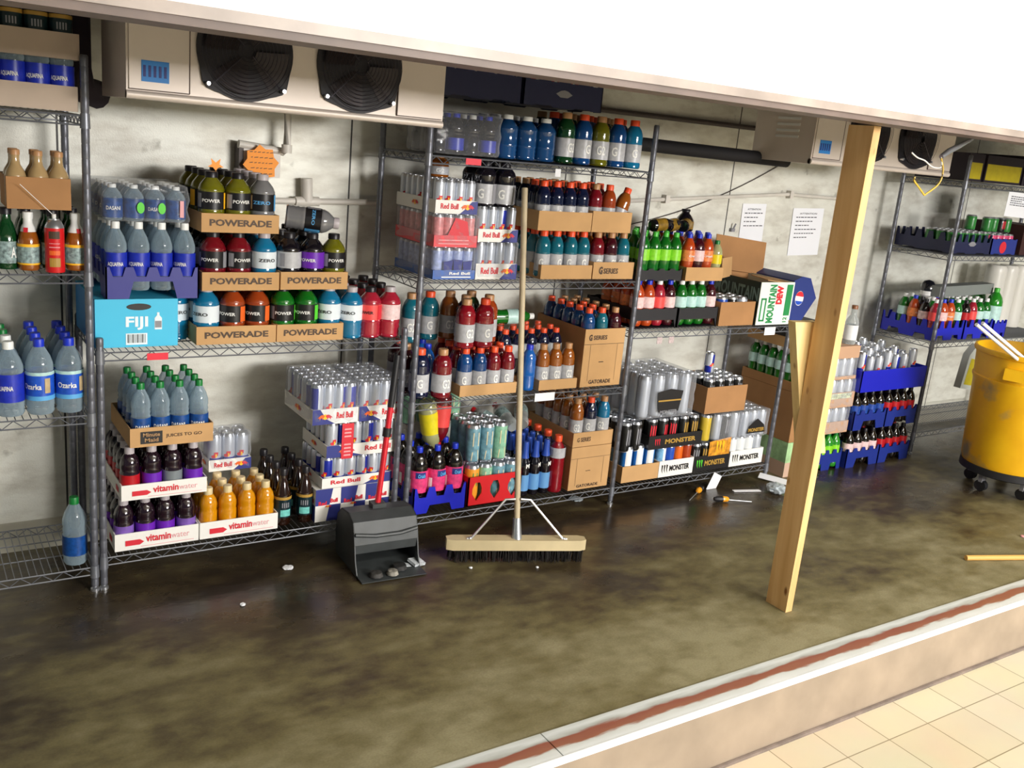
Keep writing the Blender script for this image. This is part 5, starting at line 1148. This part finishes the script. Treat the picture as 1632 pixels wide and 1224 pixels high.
# ------------------------------------------------------------------ wood post and spare stud
def wood_material(name, a, b_):
    m = bpy.data.materials.new(name); m.use_nodes = True; nt = m.node_tree; b = nt.nodes['Principled BSDF']; N = nt.nodes.new; K_ = nt.links.new
    tc = N('ShaderNodeTexCoord'); mp = N('ShaderNodeMapping'); mp.inputs['Scale'].default_value = (26, 26, 1.1); K_(tc.outputs['Object'], mp.inputs[0])
    n = N('ShaderNodeTexNoise'); n.inputs['Scale'].default_value = 1; n.inputs['Detail'].default_value = 6; K_(mp.outputs[0], n.inputs['Vector'])
    r = N('ShaderNodeValToRGB'); r.color_ramp.elements[0].position = .3; r.color_ramp.elements[0].color = (*srgb(a), 1); r.color_ramp.elements[1].position = .7; r.color_ramp.elements[1].color = (*srgb(b_), 1); K_(n.outputs['Fac'], r.inputs[0])
    v = N('ShaderNodeTexVoronoi'); v.inputs['Scale'].default_value = 1; mp2 = N('ShaderNodeMapping'); mp2.inputs['Scale'].default_value = (12, 12, 5); K_(tc.outputs['Object'], mp2.inputs[0]); K_(mp2.outputs[0], v.inputs['Vector'])
    r2 = N('ShaderNodeValToRGB'); r2.color_ramp.elements[0].position = .06; r2.color_ramp.elements[1].position = .13; K_(v.outputs['Distance'], r2.inputs[0])
    mx = N('ShaderNodeMix'); mx.data_type = 'RGBA'; K_(r2.outputs[0], mx.inputs[0]); mx.inputs[6].default_value = (*srgb('8a5426'), 1); K_(r.outputs[0], mx.inputs[7]); K_(mx.outputs[2], b.inputs['Base Color']); b.inputs['Roughness'].default_value = .6
    return m
WD = wood_material('pine', 'd8a86c', 'ebc48a')
def beam(a, b, wx, wy, m, name):
    """squared timber from a to b"""
    mb = MB(); a = Vector(a); b = Vector(b)
    v = []
    for c in (a, b):
        for sx, sy in ((-.5, -.5), (.5, -.5), (.5, .5), (-.5, .5)): v.append((c.x + sx * wx, c.y + sy * wy, c.z))
    mb.addmesh(v, [(0, 3, 2, 1), (4, 5, 6, 7), (0, 1, 5, 4), (1, 2, 6, 5), (2, 3, 7, 6), (3, 0, 4, 7)], m); return mb.mesh(name)
o = link('wood_post', beam((3.045, 2.35, 0), (2.925, 2.255, 1.956), .038, .108, WD, 'post')); tag(o, 'unpainted wooden post propping up the header', 'post')
sp_ = [P(1262, 512, 2.38), P(1300, 512, 2.38), P(1310, 720, 2.38), P(1272, 720, 2.38)]
o = link('wood_stud', MB().prism([(p.x, p.z) for p in sp_], 'y', 2.362, 2.398, wood_material('pine_pale', 'd9b878', 'ecd49a')).mesh('stud', True)); tag(o, 'short pale wooden board fixed behind the tall wooden post', 'board')
# ------------------------------------------------------------------ push broom
a = Vector((2.228, 3.146, .085)); top = Vector((2.335, 3.500, 1.594)); ang = math.atan2(-.238, .599)
t = thing('push_broom', 'wide push broom with pale wooden handle leaning on tall unit', 'broom', (2.228, 3.146, 0))
mb = MB(); Rz = Matrix.Rotation(ang, 3, 'Z')
def bar(mb, L_, wy, z0, z1, m, n=10, taper=.03):
    pts = [(-L_ / 2, -wy * .3), (-L_ / 2 + taper, -wy / 2), (L_ / 2 - taper, -wy / 2), (L_ / 2, -wy * .3), (L_ / 2, wy * .3), (L_ / 2 - taper, wy / 2), (-L_ / 2 + taper, wy / 2), (-L_ / 2, wy * .3)]
    mb.prism([tuple((Rz @ Vector((x, y, 0)))[:2]) for x, y in pts], 'z', z0, z1, m)
bar(mb, .625, .062, .060, .108, mat('broom_block', srgb('c9b890'), .6, noise=.1, nscale=9)); link('block', mb.mesh('block', True), t)
mb = MB(); BR = mat('bristle_black', srgb('1a1614'), .8)
for k in range(900):
    x = random.uniform(-.30, .30); y = random.uniform(-.027, .027); p = Rz @ Vector((x, y, .061)); q = Rz @ Vector((x + random.uniform(-.006, .006), y + random.uniform(-.012, .008), random.uniform(.001, .010)))
    mb.tube([p, q], [.0022, .0012], BR, 3, caps=False, smooth=False)
o = link('bristles', mb.mesh('bristles'), t); o['kind'] = 'stuff'
hv = top - a; loc = Vector((0, 0, .085))
mb = MB(); mb.tube([loc + hv * .055, loc + hv], .0135, mat('broom_handle', srgb('b9a98a'), .55, noise=.12, nscale=14), 12); link('handle', mb.mesh('handle'), t)
mb = MB(); mb.tube([loc + Vector((0, 0, .015)), loc + hv * .07], [.024, .017], ALU, 12); link('socket', mb.mesh('socket'), t)
mb = MB(); c = loc + hv * .125
for s_ in (-1, 1):
    e_ = Rz @ Vector((s_ * .205, -.012, .110)); m_ = c + Rz @ Vector((s_ * .055, -.016, .002)); mb.tube([c + Rz @ Vector((s_ * .012, -.016, .004)), m_, e_, e_ + Rz @ Vector((s_ * .02, 0, -.002))], .0055, ALU, 6)
link('brace', mb.mesh('brace'), t)
mb = MB()
for s_ in (-1, 1):
    for q in ((s_ * .21, .110), ): mb.lathe([(0, 0), (.009, 0), (.006, .006), (0, .008)], ALU, 8, tuple(Rz @ Vector((q[0], -.012, q[1]))))
link('screw', mb.mesh('screws'), t)
# ------------------------------------------------------------------ lobby dustpan
DP = mat('dustpan_black', srgb('3a3e3f'), .5, noise=.25, nscale=14, bump=.1)
t = thing('lobby_dustpan', 'black lobby dustpan with upright red handle on the floor', 'dustpan', (1.66, 3.235, 0), (0, 0, -.06))
mb = MB(); w_ = .285
def shell(prof2, x0, x1, th, m):
    """side profile (y,z) swept along x"""
    n = len(prof2)
    for i in range(n - 1):
        (ya, za), (yb, zb) = prof2[i], prof2[i + 1]; d_ = Vector((yb - ya, zb - za)).normalized(); nx, nz = -d_.y * th, d_.x * th
        mb.prism([(ya, za), (yb, zb), (yb + nx, zb + nz), (ya + nx, za + nz)], 'x', x0, x1, m)
shell([(-.06, .004), (.10, .010), (.24, .020)], -w_ / 2, w_ / 2, .004, DP)
link('pan_floor', mb.mesh('pan', True), t)
mb = MB(); shell([(.26, .004), (.275, .10), (.262, .185), (.215, .228), (.13, .238), (.075, .215), (.055, .165), (.045, .125), (.05, .085)], -w_ / 2, w_ / 2, .005, DP); link('hood', mb.mesh('hood', True), t)
for xx in (-w_ / 2, w_ / 2 - .004):
    mb = MB(); mb.prism([(0, .002), (.26, .004), (.275, .10), (.262, .185), (.215, .228), (.13, .238), (.075, .215), (.055, .165), (.03, .06)], 'x', xx, xx + .004, DP)
    link('side_wall', mb.mesh('sides', True), t)
mb = MB(); mb.tube([(-w_ / 2 + .005, .055, .168), (-.05, .046, .158), (.06, .046, .158), (w_ / 2 - .005, .055, .168)], .009, DP, 8); link('front_lip', mb.mesh('lip'), t)
mb = MB(); mb.obox((0, .17, .240), .06, .05, .03, DP); link('hinge', mb.mesh('hinge'), t)
mb = MB(); mb.tube([(.0, .17, .24), (.052, .215, .665)], .0125, mat('handle_red', srgb('d0182a'), .35, coat=.3), 12); link('handle', mb.mesh('handle'), t)
mb = MB(); mb.tube([(.052, .215, .66), (.078, .235, .88)], .014, BLKP, 12); mb.tube([(.036, .203, .535), (.040, .206, .572)], .018, BLKP, 12); link('grip', mb.mesh('grip'), t)
o = link('plastic_scrap', MB().obox((0, 0, 0), .062, .05, .012, mat('crumpled_clear', srgb('c8ced2'), .2, noise=.3, nscale=60, bump=.8), (.2, .15, .3)).obox((-.05, .0, -.006), .05, .03, .006, mat('crumpled_clear', srgb('c8ced2'), .2), (0, .2, -.2)).mesh('scrap'), None, (1.800, 3.262, .018)); tag(o, 'crumpled clear plastic wrapper in the mouth of the dustpan', 'litter')

for k, (dx, dy, sx, cl) in enumerate(((-.07, -.02, .03, '3a3836'), (.0, -.03, .026, '8e8a80'), (.05, .01, .035, '242424'))):
    mb = MB(); mb.lathe([(0, 0), (sx, .004), (sx * .8, .02), (0, .026)], mat('dustpan_rubbish_%d' % k, srgb(cl), .7, noise=.5, nscale=60, bump=.6), 9); o = link('dustpan_rubbish', mb.mesh('rubbish'), None, (1.66 + dx, 3.235 + dy, .010)); tag(o, ('dark lump of rubbish at the left of the dustpan mouth', 'pale lump of rubbish in the middle of the dustpan mouth', 'black lump of rubbish at the right of the dustpan mouth')[k], 'litter')
# ------------------------------------------------------------------ yellow barrel
BX, BY = 5.63, 2.88
t = thing('rubbish_barrel', 'scuffed yellow plastic rubbish barrel on a black wheeled dolly', 'barrel', (BX, BY, 0)); t.scale = (1, 1, .945)
YM = bpy.data.materials.new('scuffed_yellow'); YM.use_nodes = True; nt = YM.node_tree; b_ = nt.nodes['Principled BSDF']
tc = nt.nodes.new('ShaderNodeTexCoord'); n = nt.nodes.new('ShaderNodeTexNoise'); n.inputs['Scale'].default_value = 4; n.inputs['Detail'].default_value = 8; r = nt.nodes.new('ShaderNodeValToRGB')
r.color_ramp.elements[0].position = .30; r.color_ramp.elements[0].color = (*srgb('8e8460'), 1); r.color_ramp.elements[1].position = .42; r.color_ramp.elements[1].color = (*srgb('dfa60c'), 1); q = r.color_ramp.elements.new(.7); q.color = (*srgb('edb914'), 1)
nt.links.new(tc.outputs['Object'], n.inputs['Vector']); nt.links.new(n.outputs['Fac'], r.inputs[0]); nt.links.new(r.outputs[0], b_.inputs['Base Color']); b_.inputs['Roughness'].default_value = .45
mb = MB(); mb.lathe([(0, .15), (.225, .15), (.250, .16), (.262, .20), (.287, .70), (.297, .72), (.297, .735), (.291, .74), (.300, .88), (.312, .885), (.316, .90), (.312, .915), (.300, .915), (.286, .72), (.255, .18), (0, .17)], YM, 48); link('body', mb.mesh('barrel'), t)
for a in (.3, .3 + PI):
    mb = MB(); mb.obox((.315 * math.cos(a), .315 * math.sin(a), .80), .05, .12, .07, YM, (0, 0, a)); link('handle', mb.mesh('handle'), t)
mb = MB(); mb.lathe([(0, .115), (.24, .115), (.262, .125), (.262, .17), (.25, .17), (.24, .148), (0, .148)], BLKP, 32); dl = link('dolly', mb.mesh('dolly'), t)
for k in range(5):
    a = 2 * PI * k / 5 + .5; cx_, cy_ = .19 * math.cos(a), .19 * math.sin(a)
    mb = MB(); mb.tube([(cx_ - .016, cy_, .036), (cx_ + .016, cy_, .036)], .036, BLKP, 14); mb.box(cx_ - .022, cx_ + .022, cy_ - .012, cy_ + .012, .06, .116, PR['grey']); link('caster', mb.mesh('caster'), dl)
# long white tubes poking out of it, plastic bag
for k, (dx, dy) in enumerate(((0, 0), (.05, -.02))):
    p1 = P(1556 + 10 * k, 517 - 2 * k, BY - .02); pm = P(1602 + 12 * k, 556, BY - .06); p0 = pm + (pm - p1) * 1.2
    mb = MB(); mb.tube([p0, p1], .010, mat('tube_white', srgb('e6e8ea'), .35), 12); o = link('plastic_tube', mb.mesh('tube')); tag(o, 'long white tube leaning out of the yellow barrel, %s of two' % ('left', 'right')[k], 'tube', 'white tubes in the yellow barrel')
bm = bmesh.new(); bmesh.ops.create_icosphere(bm, subdivisions=3, radius=.13)
for v in bm.verts: v.co *= 1 + .25 * math.sin(v.co.x * 50) * math.cos(v.co.y * 43) + .12 * math.sin(v.co.z * 90); v.co.z *= .55
me = bpy.data.meshes.new('bag'); bm.to_mesh(me); bm.free(); me.materials.append(clear('bag_clear', (.85, .8, .78), .7, .2)); o = link('plastic_bag', me, None, (BX + .12, BY - .08, .87)); tag(o, 'crumpled clear plastic bag on top of the yellow barrel', 'bag')
# jug hanging at the barrel's left side
t = thing('plastic_jug', 'flat white jug with yellow label hanging from shelf edge left of barrel', 'jug', (P(1532, 650, 3.49).x, 3.485, .435), (.0, .16, .0))
mb = MB(); mb.prism([(-.075, 0), (.075, -.0), (.08, .23), (.03, .31), (-.02, .31), (-.08, .23)], 'y', 0, .05, mat('jug_white', srgb('b9bdb6'), .4)); link('body', mb.mesh('jug', True), t)
mb = MB(); mb.poly([(-.05, -.001, .03), (.045, -.001, .03), (.045, -.001, .21), (-.05, -.001, .21)], YEL); link('label', mb.mesh('label'), t)
# white vertical tubes (cup sleeves) at the right edge
for k in range(3):
    mb = MB(); mb.lathe([(0, 0), (.068, 0), (.074, .02)] + [(.074 - .003 * (q % 2), .02 + .023 * q) for q in range(1, 19)] + [(.06, .46), (0, .46)], mat('sleeve_white', srgb('d8d6cf'), .35), 16)
    o = link('cup_sleeve', mb.mesh('sleeve'), None, (6.74 + .155 * k, YS + .29, .772)); tag(o, 'tall white stack of cups, %s of three at the right edge' % ('left', 'middle', 'right')[k], 'cups', 'white cup stacks')

# ------------------------------------------------------------------ hanging wires, floor litter, stick
t = thing('flexible_conduit', 'flexible metal conduit with loose wires hanging from the header', 'conduit', (0, 0, 0))
YH = 2.30
mb = MB(); pts = [Vector((3.68, 2.30, 2.42)), P(1548, 222, YH), P(1530, 232, YH), P(1512, 241, YH), P(1500, 250, YH)]; mb.tube(pts, [.010, .010, .010, .0115, .010], ALU, 10); link('conduit', mb.mesh('conduit'), t)
def smooth_path(ps, n=4):
    out = []
    for i in range(len(ps) - 1):
        p0, p1, p2, p3 = ps[max(i - 1, 0)], ps[i], ps[i + 1], ps[min(i + 2, len(ps) - 1)]
        for k in range(n): s_ = k / n; out.append(.5 * ((2 * p1) + (p2 - p0) * s_ + (2 * p0 - 5 * p1 + 4 * p2 - p3) * s_ * s_ + (3 * p1 - p0 - 3 * p2 + p3) * s_ ** 3))
    return out + [ps[-1]]
mb = MB(); mb.tube(smooth_path([P(1500, 250, YH), P(1500, 266, YH), P(1486, 266, YH), P(1474, 256, YH), P(1462, 251, YH), P(1453, 243, YH)]), .0028, WHITE, 6); link('white_wire', mb.mesh('wire'), t)
mb = MB(); mb.tube(smooth_path([P(1500, 252, YH), P(1503, 272, YH), P(1496, 293, YH), P(1473, 311, YH)]) + smooth_path([P(1473, 311, YH), P(1464, 298, YH), P(1457, 288, YH), P(1458, 282, YH)]), .0038, mat('wire_yellow', srgb('c9a83c'), .4), 6); link('yellow_wire', mb.mesh('wire'), t)
t = link('wooden_handle', MB().tube([(4.335, 2.305, .014), (4.95, 2.07, .014)], .0135, mat('handle_pine', srgb('d8a95c'), .5), 12).mesh('handle')); tag(t, 'loose wooden broom handle lying on the floor by the threshold', 'stick')
for k, (px, py, a) in enumerate(((1114, 785, .5), (1151, 800, -.4))):
    q = Vector(((px - 816) / FPX, (py - 612) / FPX, 1)); d = Vector((RX.dot(q), RY.dot(q), RZ.dot(q))); g0 = EYE + d * (-1.8 / d.z)
    t = thing('screwdriver', 'small orange and black screwdriver on the floor, %s of two' % ('nearer the shelf', 'nearer the post')[k], 'tool', (g0.x, g0.y, .017), (0, 0, a + (PI if k == 0 else 0)), 'orange and black screwdrivers')
    mb = MB(); mb.tube([(-.05, 0, 0), (-.035, 0, 0), (0, 0, 0)], [.010, .016, .016], BLKP, 8); mb.tube([(0, 0, 0), (.025, 0, 0), (.035, 0, 0)], [.0165, .015, .008], mat('tool_orange', srgb('f0a020'), .3), 8); link('handle', mb.mesh('handle'), t)
    mb = MB(); mb.tube([(.03, 0, -.004), (.17, .0, -.012)], .0028, ALU, 6); link('shaft', mb.mesh('shaft'), t)
CR = mat('crumpled_foil', srgb('aab4ba'), .25, noise=.3, nscale=50, bump=.8)
def onfloor(px, py):
    q = Vector(((px - 816) / FPX, (py - 612) / FPX, 1)); d = Vector((RX.dot(q), RY.dot(q), RZ.dot(q))); return EYE + d * (-1.8 / d.z)
def crumple(px, py, s, label, m, flat=.35, seed=1):
    g0 = onfloor(px, py); bm = bmesh.new(); bmesh.ops.create_icosphere(bm, subdivisions=3, radius=s); rnd = random.Random(seed)
    for v in bm.verts: v.co *= 1 + rnd.uniform(-.18, .18); v.co.z *= flat
    zmin = min(v.co.z for v in bm.verts); me = bpy.data.meshes.new('scrap'); bm.to_mesh(me); bm.free(); me.materials.append(m)
    o = link('litter_scrap', me, None, (g0.x, g0.y, -zmin)); tag(o, label, 'litter'); return o
crumple(1236, 786, .055, 'crumpled clear wrapper on floor left of the wood post', CR, .5, 3)
crumple(459, 906, .022, 'small white scrap on the floor left of the dustpan', WHT, .2, 4)
crumple(387, 965, .010, 'tiny white crumb on the floor below the low unit', WHT, .5, 5)
crumple(918, 797, .035, 'dull clear scrap under the tan box corner', CR, .2, 6)
crumple(750, 906, .008, 'tiny pale chip in front of the broom, left one', WHT, .5, 7)
crumple(856, 905, .007, 'tiny pale chip in front of the broom, right one', WHT, .5, 8)
crumple(1630, 856, .012, 'tiny pink scrap on the floor at right edge', PR['pink'], .4, 9)
g0 = onfloor(1190, 783); o = link('plastic_strip', MB().obox((0, 0, .004), .17, .025, .003, WHT, (0, 0, -.30)).mesh('strip'), None, (g0.x, g0.y, 0)); tag(o, 'thin white plastic strip on the floor beside crumpled wrapper', 'litter')
g0 = onfloor(1236, 770); o = link('plastic_sheet', MB().obox((0, 0, .012), .20, .06, .003, WHT, (.2, .05, -1.0)).mesh('strip'), None, (g0.x, g0.y, 0.01)); tag(o, 'thin white plastic sheet on the floor behind crumpled wrapper', 'litter')
